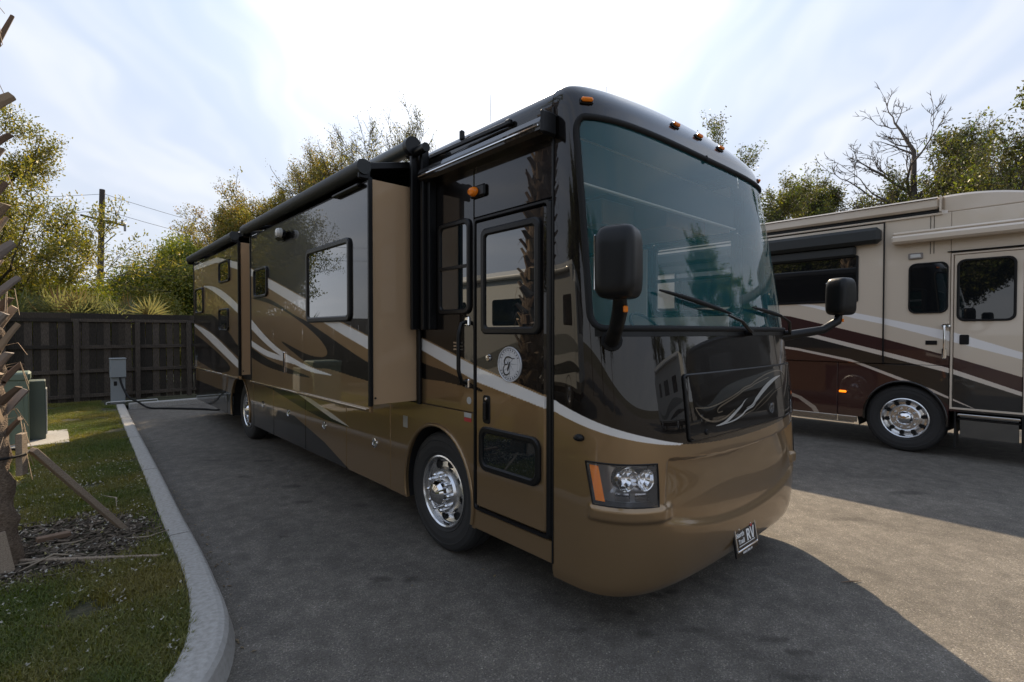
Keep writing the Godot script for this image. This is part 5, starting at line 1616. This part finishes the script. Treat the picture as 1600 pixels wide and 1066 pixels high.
func beige_motorhome() -> void:
	var o := Node3D.new()
	o.name = "motorhome_001"
	names["motorhome"] = 1
	add_child(o)
	tag(o, "beige, maroon and black motorhome parked at the right edge", "motorhome")
	var paint := mat("beige_paint", Color.WHITE, 0.35, 0.05, {"coat": 1.0, "coat_rough": 0.03, "tex": beige_paint()})
	var shell := mat("beige_shell", lin(0.56, 0.475, 0.375), 0.4, 0.0, {"coat": 0.8, "coat_rough": 0.05})
	var pn := func(called: String, poly: PackedVector2Array, x := BX) -> MeshInstance3D:
		return part(called, MB.new().slab(poly, side_at(x), 0.04, 0.006, B_LIV), paint, o)
	pn.call("fender", arch_poly(-2.52, -1.16, 0.46, 1.30, -1.67, 0.50, 0.495, 0.55))
	pn.call("upper_wall", rect(-1.925, 1.305, -1.16, 3.46))
	pn.call("upper_wall", rect(-1.156, 2.90, -0.33, 3.46))
	pn.call("lower_wall", rect(-1.156, 0.67, -0.33, 0.72))
	pn.call("slide_out_wall", rect(-7.6, 1.305, -1.93, 3.42), BX - 0.02)
	pn.call("bay_door", rect(-5.0, 0.46, -2.526, 1.30))
	pn.call("bay_door", rect(-7.2, 0.46, -5.006, 1.30))
	pn.call("rear_wall_panel", rect(-11.6, 0.46, -7.606, 3.46))
	part("skirt_trim", MB.new().box(Vector3(BX + 0.005, 0.415, -4.9), Vector3(0.03, 0.085, 4.75), 0.006).box(Vector3(BX + 0.005, 0.415, -2.385), Vector3(0.03, 0.085, 0.26), 0.006), mat("brushed_trim", lin(0.36, 0.33, 0.29), 0.22, 0.9), o)
	part("skirt_edge", MB.new().box(Vector3(BX + 0.002, 0.362, -4.8), Vector3(0.03, 0.012, 5.0)), mats.chrome, o)
	var lip := []
	for i in 25:
		var a := lerpf(PI + 0.1, -0.1, i / 24.0)
		lip.append(Vector3(BX - 0.004, 0.50 + 0.55 * sin(a), -1.67 + 0.495 * cos(a)))
	part("arch_lip", MB.new().tube(lip, 0.016, 8), mats.black_paint, o)
	var well := MB.new()
	well.grid(func(i: int, j: int) -> Vector3:
		var a := lerpf(-0.3, PI + 0.3, i / 16.0)
		return Vector3(BX + 0.03 + 0.7 * j, 0.50 + 0.59 * sin(a), -1.67 + 0.59 * cos(a)), 16, 1)
	part("wheel_well", well, mats.underbody, o)
	part("underbody", MB.new().box(Vector3(BX + 1.28, 1.14, -5.6), Vector3(2.44, 0.12, 11.6)), mats.underbody, o)
	part("chassis", MB.new().box(Vector3(BX + 1.28, 0.75, -5.6), Vector3(1.7, 0.6, 11.6)), mats.underbody, o)
	part("bay_box", MB.new().box(Vector3(BX + 1.28, 0.75, -4.85), Vector3(2.4, 0.6, 4.8)), mats.underbody, o)
	wheel(o, Vector3(BX + 0.05, 0.50, -1.67), 0.50, 0.292, false)
	wheel(o, Vector3(BX + 2.5, 0.50, -1.67), 0.50, 0.292, false, 1.0)
	wheel(o, Vector3(BX + 0.1, 0.50, -8.0), 0.50, 0.292, false)
	wheel(o, Vector3(BX + 2.45, 0.50, -8.0), 0.50, 0.292, false, 1.0)
	# seams of the wall
	part("slide_seal", MB.new().box(Vector3(BX - 0.012, 2.36, -1.927), Vector3(0.035, 2.12, 0.016)), mats.black_trim, o)
	part("wall_seam", MB.new().box(Vector3(BX - 0.002, 3.18, -1.385), Vector3(0.008, 0.56, 0.006)).box(Vector3(BX - 0.002, 3.18, -1.345), Vector3(0.008, 0.56, 0.006)), mats.black_trim, o)
	# roof, its long rail and the raised front
	var sec := [Vector2(0, 3.44), Vector2(0.02, 3.50), Vector2(0.08, 3.55), Vector2(0.4, 3.60), Vector2(1.275, 3.64), Vector2(2.15, 3.60), Vector2(2.47, 3.55), Vector2(2.53, 3.50), Vector2(2.55, 3.44)]
	part("roof", MB.new().grid(func(i: int, j: int) -> Vector3: return Vector3(BX + sec[i].x, sec[i].y, lerpf(-1.2, -11.6, j)), sec.size() - 1, 1, null, null, true), shell, o)
	var hump := []
	for i in 15:
		var t := i / 14.0
		hump.append(Vector2(lerpf(-1.26, -0.30, t), 3.71 + 0.012 * sin(t * PI) - 0.13 * t * t))
	hump.append(Vector2(-0.30, 3.45)); hump.append(Vector2(-1.26, 3.45))
	part("roof_cap", MB.new().slab(PackedVector2Array(hump), side_at(BX + 0.02), 2.5, 0.03), shell, o)
	var aw := node("roof_awning", o)
	part("case", MB.new().box(Vector3(BX + 0.03, 3.61, -5.4), Vector3(0.20, 0.17, 8.24), 0.03), shell, aw)
	part("case_lid", MB.new().box(Vector3(BX - 0.078, 3.665, -5.4), Vector3(0.02, 0.006, 8.2)), mats.black_trim, aw)
	part("case_gap", MB.new().box(Vector3(BX + 0.06, 3.50, -5.4), Vector3(0.12, 0.05, 8.2)), mats.black_trim, aw)
	part("end_cap", MB.new().box(Vector3(BX + 0.02, 3.59, -1.272), Vector3(0.22, 0.22, 0.02), 0.004), shell, aw)
	part("ledge", MB.new().box(Vector3(BX - 0.012, 3.455, -5.3), Vector3(0.03, 0.03, 8.1), 0.006), shell, o)
	# black awning over the slide-out and its wide window
	var sa := node("slide_awning", o)
	part("case", MB.new().box(Vector3(BX - 0.10, 3.24, -4.7), Vector3(0.18, 0.24, 5.5), 0.05), mats.awning_cloth, sa)
	part("valance", MB.new().box(Vector3(BX - 0.06, 3.045, -4.85), Vector3(0.07, 0.17, 5.15), 0.03), mats.awning_cloth, sa)
	window(o, -5.4, 2.25, -2.25, 2.98, 0.03, BX - 0.02, 0.035, "dark_glass")
	window(o, -1.63, 2.05, -1.18, 2.78, 0.09, BX, 0.02, "dark_glass")
	# awning case over the door
	var da := node("door_awning", o)
	part("case", MB.new().box(Vector3(BX - 0.09, 3.13, -0.62), Vector3(0.18, 0.12, 2.4), 0.03), shell, da)
	part("case_top", MB.new().box(Vector3(BX - 0.07, 3.215, -0.62), Vector3(0.14, 0.05, 2.38), 0.02), shell, da)
	# door
	var d := node("entry_door", o)
	part("frame", MB.new().ring(rect(-1.154, 0.70, -0.395, 2.885), rect(-1.125, 0.73, -0.425, 2.855), side_at(BX), 0.018, -0.03), shell, d)
	part("leaf", MB.new().slab(rect(-1.118, 0.735, -0.432, 2.85), side_at(BX - 0.008), 0.04, 0.006, B_LIV), paint, d)
	window(d, -1.09, 1.93, -0.495, 2.785, 0.09, BX - 0.008, 0.03, "dark_glass")
	part("latch", MB.new().slab(rrect(-1.055, 1.61, -0.955, 1.745, 0.015, 3), side_at(BX - 0.02), 0.02, 0.005), mats.black_trim, d)
	part("drip_rail", MB.new().box(Vector3(BX - 0.01, 2.905, -0.77), Vector3(0.03, 0.014, 0.85), 0.004), mats.black_trim, d)
	var gh := node("grab_handle", o)
	part("bar", MB.new().tube([Vector3(BX, 1.87, -1.21), Vector3(BX - 0.07, 1.87, -1.21), Vector3(BX - 0.07, 1.44, -1.21), Vector3(BX, 1.44, -1.21)], 0.014, 8), mats.chrome, gh)
	part("mount", MB.new().box(Vector3(BX - 0.03, 1.87, -1.20), Vector3(0.05, 0.05, 0.10), 0.015).box(Vector3(BX - 0.05, 1.48, -1.21), Vector3(0.06, 0.16, 0.05), 0.015), mats.chrome, gh)
	var pl := node("porch_lamp", o)
	part("base", MB.new().box(Vector3(BX - 0.01, 2.885, -1.55), Vector3(0.03, 0.09, 0.17), 0.01), mat("lamp_grey", lin(0.22, 0.2, 0.18), 0.5), pl)
	part("lens", MB.new().box(Vector3(BX - 0.025, 2.885, -1.55), Vector3(0.02, 0.055, 0.12), 0.009), mats.frosted, pl)
	part("vent", MB.new().box(Vector3(BX - 0.004, 1.63, -1.36), Vector3(0.012, 0.06, 0.13), 0.003), mats.black_trim, o)
	part("side_marker_lamp", MB.new().box(Vector3(BX - 0.012, 0.84, -2.45), Vector3(0.02, 0.034, 0.10), 0.008), mat("lit_amber", lin(0.7, 0.25, 0.02), 0.3, 0.0, {"emit": Color(1.0, 0.48, 0.06), "power": 1.1}), o)
	# polished step box below the door
	var st := node("step_box", o)
	part("tread", MB.new().box(Vector3(BX + 0.12, 0.635, -0.75), Vector3(0.34, 0.03, 0.62), 0.006), mat("step_metal", lin(0.5, 0.48, 0.45), 0.16, 1.0), st)
	part("riser", MB.new().box(Vector3(0, 0, 0), Vector3(0.02, 0.32, 0.59), 0.004, Transform3D(Basis(Vector3.BACK, 0.22), Vector3(BX + 0.05, 0.47, -0.75))), mats.step_metal, st)
	part("bar", MB.new().box(Vector3(BX - 0.015, 0.575, -0.75), Vector3(0.03, 0.018, 0.62), 0.004), mats.black_trim, st)
	part("mud_flap", MB.new().box(Vector3(BX + 0.12, 0.42, -1.09), Vector3(0.26, 0.5, 0.02)), mats.rubber, st)
	part("mud_flap", MB.new().box(Vector3(BX + 0.12, 0.45, -0.42), Vector3(0.26, 0.45, 0.02)), mats.rubber, st)
	# nose: the same kind of rounded cap, set forward and a little taller
	var cap := part("front_cap", MB.new().grid(func(i: int, j: int) -> Vector3: return cap_s(ARC * i / 60.0, lerpf(0.30, CAP_TOP, j / 50.0)), 60, 50), shell, o, Vector3(7.06, 0.02, 1.81))
	cap.scale = Vector3(1, 1.085, 1)
	var ws := part("windshield", cap_patch(Vector2(0.4, 1.7), Vector2(ARC - 0.4, 3.0), 40, 16, 0.006, 0.1), mats.dark_glass, o, Vector3(7.06, 0.02, 1.81))
	ws.scale = Vector3(1, 1.085, 1)
	part("driver_side_wall", MB.new().box(Vector3(BX + 2.53, 1.95, -5.95), Vector3(0.03, 3.0, 11.3)), shell, o)
	part("rear_wall", MB.new().box(Vector3(BX + 1.275, 1.95, -11.58), Vector3(2.5, 3.0, 0.04)), shell, o)

# plainer motorhomes outside the frame, mirrored in glass and paint; built about their own middle, nose to +z
func far_motorhome(label: String, at: Vector3, turn: float, body: StandardMaterial3D, band: StandardMaterial3D) -> void:
	var o := thing("motorhome", at, label, "motorhome", "", turn)
	part("wall", MB.new().box(Vector3(0, 1.95, -0.4), Vector3(2.5, 2.9, 9.0), 0.10), body, o)
	part("cab_nose", MB.new().box(Vector3(0, 1.85, 4.25), Vector3(2.46, 2.7, 1.0), 0.28), body, o)
	part("windshield", MB.new().box(Vector3(0, 2.35, 4.70), Vector3(2.1, 1.1, 0.12), 0.05), mats.dark_glass, o)
	part("underbody", MB.new().box(Vector3(0, 0.45, 0), Vector3(1.7, 0.3, 8.6)), mats.underbody, o)
	for sg in [-1.0, 1.0]:
		var t := Transform3D(Basis(Vector3(0, 0, -sg), Vector3.UP, Vector3(sg, 0, 0)), Vector3(sg * 1.252, 0, 0))
		for q in [[-3.6, -2.4], [-1.2, 0.4], [1.6, 2.6]]:
			part("window", MB.new().slab(rrect(q[0], 1.95, q[1], 2.65, 0.08), t, 0.01), mats.dark_glass, o)
		part("awning", MB.new().tube([Vector3(sg * 1.32, 3.22, -4.4), Vector3(sg * 1.32, 3.22, 3.4)], 0.07, 12), body, o)
		part("swoosh", MB.new().slab(curve([-4.6, 1.5, -2.5, 1.75, -0.5, 1.5, 1.2, 1.0, 2.6, 0.95, 4.0, 1.3, 2.6, 0.75, 1.0, 0.7, -0.8, 1.1, -2.6, 1.3], true, 6), t, 0.006), band, o)
		part("swoosh", MB.new().slab(curve([-4.7, 1.05, -3.0, 1.15, -1.4, 0.9, -0.4, 0.65, -1.8, 0.75, -3.2, 0.9], true, 6), t, 0.006), mats.swoosh_dark, o)
		for z in [2.9, -2.6]:
			wheel(o, Vector3(sg * 1.245, 0.46, z), 0.46, 0.27, false, sg)

# ---------------------------------------------------------------- fence, palm and small things
func fence() -> void:
	var rng := RandomNumberGenerator.new()
	rng.seed = 33
	var f := thing("wooden_fence", Vector3(0, 0, -16.0), "weathered dark wooden fence behind the lot, rails and posts towards the camera", "fence")
	var g := noise_tex(512, noise(0.05, FastNoiseLite.TYPE_SIMPLEX_SMOOTH, 5, 61), [[0.0, lin(0.022, 0.018, 0.014)], [0.5, lin(0.068, 0.054, 0.042)], [1.0, lin(0.14, 0.115, 0.09)]])
	var woods := []
	for k in 4:
		woods.append(mat("fence_wood_%d" % k, Color(0.82 + 0.12 * k, 0.82 + 0.115 * k, 0.80 + 0.11 * k).clamp(Color.BLACK, Color.WHITE) * (0.75 + 0.08 * k), 0.95, 0.0, {"tex": g, "tri": Vector3(3.0, 0.35, 3.0)}))
	var pk := []
	for k in 4:
		var h := 2.08 + 0.012 * k
		pk.append(MB.new().slab(PackedVector2Array([Vector2(-0.069, 0.0), Vector2(0.069, 0.0), Vector2(0.069, h - 0.03), Vector2(0.045, h), Vector2(-0.045, h), Vector2(-0.069, h - 0.03)]), Transform3D(Basis.IDENTITY, Vector3(0, 0, 0.009)), 0.018).mesh())
	var x := -4.4
	while x < 13.0:
		var p := part("picket", pk[rng.randi() % 4], woods[rng.randi() % 4], f, Vector3(x, 0.10 + rng.randf() * 0.01, rng.randf_range(-0.004, 0.004)))
		p.rotation.z = rng.randfn() * 0.004
		x += 0.140 + (rng.randf_range(0.006, 0.026) if (x > 1.85 and x < 3.2) else rng.randf_range(0.0, 0.003))
	for y in [2.06, 1.43, 0.83, 0.24]:
		var z0 := -4.5
		while z0 < 13.0:
			part("rail", MB.new().box(Vector3(z0 + 1.2, y + rng.randfn() * 0.006, 0.032), Vector3(2.395, 0.085, 0.038), 0.003), woods[rng.randi() % 4], f)
			z0 += 2.4
	for k in 7:
		part("cap_board", MB.new().box(Vector3(-3.3 + 2.4 * k, 2.17, 0.042), Vector3(2.395, 0.13, 0.022), 0.003), woods[k % 2], f)
	for px in [-3.4, -2.2, -0.85, 0.39, 1.57, 2.68, 3.9, 5.1, 6.3, 7.5, 8.7, 9.9, 11.1, 12.3]:
		part("post", MB.new().box(Vector3(px, 1.05, 0.102), Vector3(0.10, 2.06, 0.095), 0.006), woods[2], f)

func palm() -> void:
	var rng := RandomNumberGenerator.new()
	rng.seed = 12
	var o := thing("palm_tree", Vector3(-0.372, 0.10, -5.15), "rough palm trunk with cut leaf bases at the left edge, braced with boards", "palm tree")
	var bark := mat("palm_trunk", Color.WHITE, 0.95, 0.0, {"tex": noise_tex(256, noise(0.05, FastNoiseLite.TYPE_SIMPLEX, 4, 70), [[0.0, lin(0.06, 0.04, 0.028)], [0.5, lin(0.18, 0.13, 0.09)], [1.0, lin(0.32, 0.25, 0.19)]]), "tri": Vector3(2.0, 6.0, 2.0), "normal": noise_tex(256, noise(0.07, FastNoiseLite.TYPE_SIMPLEX, 4, 71), [], true, 10.0)})
	var tr := MB.new()
	tr.grid(func(i: int, j: int) -> Vector3:
		var y := 5.4 * i / 60.0
		var a := TAU * j / 20.0
		var r := 0.155 + 0.05 * exp(-y * 3.0) + 0.012 * sin(y * 41.0 + 2.0 * a) + 0.01 * sin(y * 23.0 - 3.0 * a)
		return Vector3(-0.034 * y + r * cos(a), y - 0.03, 0.06 * y + r * sin(a)), 60, 20)
	part("trunk", tr, bark, o)
	# leaf bases: curved stubs with a cut end, in a spiral
	var stub := MB.new()
	var ring := func(t: float) -> Array:
		var c := Vector3(0, 0.19 * t, 0.075 * t + 0.015 * t * t)
		var w := lerpf(0.088, 0.046, pow(t, 0.8))
		var h := lerpf(0.026, 0.021, t)
		return [c + Vector3(-w, 0, 0), c + Vector3(-w * 0.5, -h * 0.3, h), c + Vector3(0, -h * 0.5, h * 1.25), c + Vector3(w * 0.5, -h * 0.3, h), c + Vector3(w, 0, 0), c + Vector3(w * 0.4, h * 0.1, -h * 0.35), c + Vector3(-w * 0.4, h * 0.1, -h * 0.35)]
	for k in 5:
		var a: Array = ring.call(k / 5.0)
		var b: Array = ring.call((k + 1) / 5.0)
		for j in 7:
			stub.outq(a[j], a[(j + 1) % 7], b[(j + 1) % 7], b[j], (ring.call(k / 5.0)[2] + ring.call(k / 5.0)[5]) / 2.0)
	var e: Array = ring.call(1.0)
	for j in range(1, 6):
		stub.tri(e[0], e[j], e[j + 1])
	var sm := stub.mesh()
	var tones := [mat("stub_grey", lin(0.26, 0.215, 0.18), 0.9), mat("stub_tan", lin(0.34, 0.25, 0.165), 0.9), mat("stub_brown", lin(0.16, 0.105, 0.07), 0.9)]
	for i in 150:
		var y := 1.05 + i * 0.029
		var a := i * 2.39996
		var p := part("leaf_base", sm, tones[rng.randi() % 3], o, Vector3(-0.034 * y + 0.13 * cos(a), y - 0.1, 0.06 * y + 0.13 * sin(a)))
		p.basis = Basis(Vector3.UP, PI / 2 - a) * Basis(Vector3.RIGHT, rng.randf_range(-0.10, 0.22)) * Basis(Vector3.BACK, rng.randfn() * 0.22) * Basis.from_scale(Vector3(rng.randf_range(0.6, 1.1), rng.randf_range(0.6, 1.05), rng.randf_range(0.7, 1.3)))
	# loose fibres
	for i in 70:
		var y := rng.randf_range(0.7, 4.2)
		var a := rng.randf() * TAU
		var s := Vector3(-0.034 * y + 0.17 * cos(a), y, 0.06 * y + 0.17 * sin(a))
		part("fibre", MB.new().tube([s, s + Vector3(cos(a) * 0.07, 0.02, sin(a) * 0.07), s + Vector3(cos(a + 0.5) * 0.12, -0.06 - 0.14 * rng.randf(), sin(a + 0.5) * 0.12)], 0.0025, 3), mats.stub_tan, o)
	# a few upright fronds high above the frame
	var frng := RandomNumberGenerator.new()
	frng.seed = 3
	var fan := fan_frond(frng, 19, 1.5)
	for i in 7:
		var f := part("frond", fan, mat("palm_frond", lin(0.05, 0.07, 0.022), 0.6, 0.0, {"back": Color(0.5, 0.5, 0.3)}), o, Vector3(-0.27, 5.3, 0.32))
		f.basis = Basis(Vector3.UP, i * 0.9) * Basis(Vector3.RIGHT, 0.25 + 0.05 * i)
	# an old stalk, stripped, sticking out sideways
	part("dry_stalk", MB.new().tube([Vector3(-0.11, 3.28, 0.17), Vector3(0.095, 3.62, 0.20), Vector3(0.185, 3.87, 0.20)], [0.022, 0.018, 0.012], 6), mats.stub_brown, o)
	# strap and battens that hold the prop
	var ring2 := []
	for i in 24:
		ring2.append(Vector3(cos(TAU * i / 24) * 0.218, 0.80, sin(TAU * i / 24) * 0.218))
	part("strap", MB.new().tube(ring2, 0.010, 5, true), mats.rubber, o)
	var lumber := mat("lumber", Color.WHITE, 0.85, 0.0, {"tex": noise_tex(512, noise(0.03, FastNoiseLite.TYPE_SIMPLEX_SMOOTH, 4, 80), [[0.0, lin(0.13, 0.10, 0.07)], [0.5, lin(0.26, 0.20, 0.145)], [1.0, lin(0.34, 0.28, 0.21)]]), "tri": Vector3(6.0, 6.0, 1.0), "world": false})
	for i in 4:
		var a := 0.35 + i * PI / 2
		part("batten", MB.new().box(Vector3.ZERO, Vector3(0.085, 0.30, 0.038), 0.004, Transform3D(Basis(Vector3.UP, PI / 2 - a), Vector3(cos(a) * 0.20, 0.80, sin(a) * 0.20))), lumber, o)
	# props and boards, each lying on its own
	var prop := part("wooden_prop", MB.new().bar(Vector3(0.44, 0.08, -5.40), Vector3(-0.13, 0.91, -5.16), 0.085, 0.04, 0.004), lumber, self)
	tag(prop, "pale timber prop leaning from the lawn against the palm trunk", "board")
	var s1 := part("wooden_stake", MB.new().bar(Vector3(-0.24, 0.125, -5.10), Vector3(0.565, 0.122, -4.50), 0.03, 0.03, 0.004), lumber, self)
	tag(s1, "brown stake lying in the grass beside the mulch", "stake")
	var s2 := part("wooden_stake", MB.new().bar(Vector3(-0.36, 0.115, -4.14), Vector3(0.44, 0.113, -3.44), 0.016, 0.016, 0.003), lumber, self)
	tag(s2, "thin stake lying in the grass at the lower left", "stake")
	var bd := part("board", MB.new().box(Vector3.ZERO, Vector3(0.15, 0.30, 0.038), 0.004, Transform3D(Basis(Vector3.UP, 0.2) * Basis(Vector3.RIGHT, -0.18) * Basis(Vector3.BACK, 0.14), Vector3(-0.315, 0.24, -4.93))), lumber, self)
	tag(bd, "short board standing against the foot of the palm", "board")
	var b2 := part("board", MB.new().bar(Vector3(-0.12, 0.15, -5.42), Vector3(0.08, 0.14, -5.46), 0.07, 0.035), mats.stub_brown, self)
	tag(b2, "short dark board lying in the mulch right of the palm", "board")
	# dry fronds lying about
	var say := ["dry frond stalk lying on the mulch towards the kerb", "dry frond strip lying below the prop", "bleached frond strip near the lower stake", "pale frond strip beside the palm foot", "thin dry twig curled in the grass above the prop foot"]
	var paths := [[Vector3(0.42, 0.125, -5.08), Vector3(0.55, 0.13, -4.98), Vector3(0.69, 0.14, -5.02)], [Vector3(-0.02, 0.13, -5.28), Vector3(0.10, 0.135, -5.22), Vector3(0.18, 0.13, -5.26)], [Vector3(-0.25, 0.13, -5.0), Vector3(-0.1, 0.14, -4.95), Vector3(0.08, 0.125, -5.02)], [Vector3(-0.2, 0.13, -4.85), Vector3(-0.02, 0.15, -5.0), Vector3(0.13, 0.125, -4.9)], [Vector3(0.33, 0.125, -6.6), Vector3(0.44, 0.135, -6.35), Vector3(0.42, 0.13, -6.05)]]
	for i in 5:
		var tw := part("dry_frond", MB.new().tube(paths[i], [0.004, 0.009, 0.003], 5), mat("dry_straw", lin(0.27, 0.22, 0.16), 0.9), self)
		tag(tw, say[i], "frond", "dry frond strips round the palm")

func utility_things() -> void:
	# green cabinet on its pad
	var pad := structure("concrete_pad", MB.new().box(Vector3(-0.47, 0.10, -10.8), Vector3(1.25, 0.06, 1.35), 0.01), concrete(), "concrete pad under the green cabinet")
	pad.name = "concrete_pad"
	var o := thing("utility_cabinet", Vector3(-0.55, 0.13, -10.72), "green metal utility cabinet on a concrete pad in the lawn", "cabinet")
	var green := mat("cabinet_green", lin(0.12, 0.155, 0.11), 0.55, 0.0, {"coat": 0.2, "coat_rough": 0.3})
	part("tank", MB.new().box(Vector3(-0.02, 0.47, 0.10), Vector3(0.56, 0.94, 0.5), 0.01), green, o)
	part("lid", MB.new().box(Vector3(-0.02, 0.99, 0.09), Vector3(0.60, 0.13, 0.55), 0.025), green, o)
	part("side_compartment", MB.new().box(Vector3(0.34, 0.45, -0.13), Vector3(0.20, 0.90, 0.42), 0.008), mat("cabinet_dark_green", lin(0.075, 0.095, 0.072), 0.55), o)
	part("door", MB.new().box(Vector3(0.448, 0.42, -0.13), Vector3(0.016, 0.70, 0.40), 0.004), mat("cabinet_door", lin(0.30, 0.31, 0.30), 0.5), o)
	for x in [-0.2, 0.15]:
		part("bolt", MB.new().lathe([Vector2(0.012, 0), Vector2(0.01, 0.01), Vector2(0, 0.01)], Transform3D(Basis(Vector3(1, 0, 0), Vector3(0, 0, 1), Vector3(0, -1, 0)), Vector3(x, 0.90, 0.35)), 8), green, o)
	for x in [-0.22, -0.08, 0.06, 0.2]:
		part("rib", MB.new().box(Vector3(x, 0.42, 0.352), Vector3(0.012, 0.72, 0.008), 0.002), green, o)
	# power pedestal with its cord
	var p := thing("power_pedestal", Vector3(1.10, 0.10, -15.05), "grey electric hookup post at the kerb corner before the fence", "pedestal")
	var grey := mat("pedestal_grey", lin(0.22, 0.24, 0.25), 0.5)
	part("post", MB.new().box(Vector3(0, 0.33, 0), Vector3(0.27, 0.66, 0.14), 0.006), grey, p)
	part("box", MB.new().box(Vector3(0, 0.83, 0.01), Vector3(0.30, 0.44, 0.20), 0.012), grey, p)
	part("cover", MB.new().box(Vector3(0, 1.06, 0.015), Vector3(0.32, 0.03, 0.23), 0.008), grey, p)
	part("outlet", MB.new().box(Vector3(-0.05, 0.48, 0.075), Vector3(0.06, 0.10, 0.02), 0.006), mats.black_trim, p)
	part("seam", MB.new().box(Vector3(0, 0.625, 0.112), Vector3(0.28, 0.008, 0.006)), mats.black_trim, p)
	var c := part("hookup_cord", MB.new().tube(smooth_path([Vector3(1.13, 0.72, -14.94), Vector3(1.17, 0.52, -14.86), Vector3(1.27, 0.27, -14.66), Vector3(1.42, 0.17, -14.5), Vector3(1.62, 0.03, -14.3), Vector3(2.0, 0.026, -13.9), Vector3(2.5, 0.026, -13.3), Vector3(2.75, 0.026, -12.95), Vector3(2.9, 0.20, -12.78), Vector3(2.95, 0.55, -12.73)]), 0.022, 8), mats.rubber, self)
	tag(c, "black power cord running from the hookup post to the motorhome", "cord")
	var pipe := part("pipe", MB.new().tube([Vector3(0.88, 0.05, -14.95), Vector3(0.88, 0.15, -14.95), Vector3(0.91, 0.155, -14.95), Vector3(1.85, 0.15, -14.95), Vector3(1.87, 0.08, -14.95)], 0.012, 8), mat("pvc", lin(0.62, 0.62, 0.60), 0.4), self)
	tag(pipe, "white plastic water pipe along the kerb before the fence", "pipe")
	# twig on the sunlit asphalt
	var tw := part("twig", MB.new().tube([Vector3(4.12, 0.008, -1.08), Vector3(4.17, 0.012, -1.04), Vector3(4.25, 0.007, -0.99)], [0.002, 0.005, 0.002], 5), mats.stub_brown, self)
	tag(tw, "small twig on the asphalt at the edge of the shadow", "twig")
	# pole and wires
	var u := thing("utility_pole", Vector3(2.19, 0, -39.9), "wooden utility pole with cross arm beyond the trees", "pole")
	part("pole", MB.new().tube([Vector3(-0.25, -0.1, 0), Vector3(-0.05, 5, 0), Vector3(0.1, 10.5, 0)], [0.19, 0.17, 0.14], 12), mat("pole_wood", lin(0.045, 0.036, 0.03), 0.9), u)
	part("cross_arm", MB.new().bar(Vector3(-0.95, 8.75, 0.25), Vector3(1.15, 8.45, 0.0), 0.09, 0.11), mats.pole_wood, u)
	part("brace", MB.new().tube([Vector3(0.02, 7.0, 0), Vector3(0.75, 7.9, 0.0)], 0.03, 6), mats.pole_wood, u)
	for q in [Vector3(1.05, 8.6, 0.0), Vector3(0.75, 8.65, 0.0), Vector3(0.18, 10.3, 0.0), Vector3(0.15, 9.3, 0.0)]:
		part("insulator", MB.new().lathe([Vector2(0.05, -0.12), Vector2(0.07, 0.0), Vector2(0.05, 0.06), Vector2(0.07, 0.12), Vector2(0.04, 0.2), Vector2(0, 0.2)], Transform3D(Basis.IDENTITY, q), 10), mat("porcelain", lin(0.2, 0.19, 0.19), 0.3), u)
	part("fuse_switch", MB.new().box(Vector3(1.18, 8.35, 0), Vector3(0.12, 0.5, 0.14), 0.02), mats.porcelain, u)
	var k := 0
	for q in [[10.25, 10.9, "top"], [9.25, 9.9, "second"], [6.8, 7.3, "third"], [4.2, 5.0, "lowest"]]:
		var pts := []
		for i in 25:
			var t := i / 24.0
			pts.append(Vector3(lerpf(2.35, 30.0, t), lerpf(q[0], q[1], t) - 1.1 * 4.0 * t * (1.0 - t), lerpf(-39.9, -52.0, t)))
		var w := part("wire", MB.new().tube(pts, 0.014, 5), mats.black_trim, self)
		tag(w, "%s of the overhead wires running right from the utility pole" % q[2], "wire", "overhead wires")
		k += 1
	for q in [[10.2, "upper"], [9.2, "lower"]]:
		var pts := []
		for i in 13:
			var t := i / 12.0
			pts.append(Vector3(lerpf(2.2, -18.0, t), lerpf(q[0], q[0] - 1.5, t) - 1.2 * 4.0 * t * (1.0 - t), lerpf(-39.9, -36.0, t)))
		var w := part("wire", MB.new().tube(pts, 0.012, 5), mats.black_trim, self)
		tag(w, "%s wire running left from the utility pole behind the oak" % q[1], "wire", "overhead wires")

func smooth_path(p: Array) -> Array:
	var c := Curve3D.new()
	for i in p.size():
		var a: Vector3 = p[maxi(i - 1, 0)]
		var b: Vector3 = p[mini(i + 1, p.size() - 1)]
		c.add_point(p[i], (a - b) / 6.0, (b - a) / 6.0)
	c.bake_interval = 0.06
	return Array(c.get_baked_points())

func _ready() -> void:
	light_and_camera()
	setting()
	paint_materials()
	bronze_motorhome()
	beige_motorhome()
	mat("swoosh_grey", lin(0.25, 0.27, 0.26), 0.4, 0.0, {"coat": 0.6})
	mat("swoosh_dark", lin(0.04, 0.05, 0.05), 0.4, 0.0, {"coat": 0.6})
	var white := mat("white_gelcoat", lin(0.62, 0.63, 0.60), 0.35, 0.0, {"coat": 0.8, "coat_rough": 0.05})
	far_motorhome("white motorhome across the lawn, mirrored in the entry door glass", Vector3(-5.6, 0, -10.2), 0.0, white, mats.swoosh_grey)
	far_motorhome("dark motorhome parked right of the beige one, mirrored in the black front", Vector3(17.6, 0, 5.6), 0.0, mats.black_paint, mats.swoosh_grey)
	far_motorhome("white motorhome across the lot, mirrored beside the dark one", Vector3(13.0, 0, 14.5), -0.5, white, mats.swoosh_grey)
	fence()
	palm()
	utility_things()
	trees()
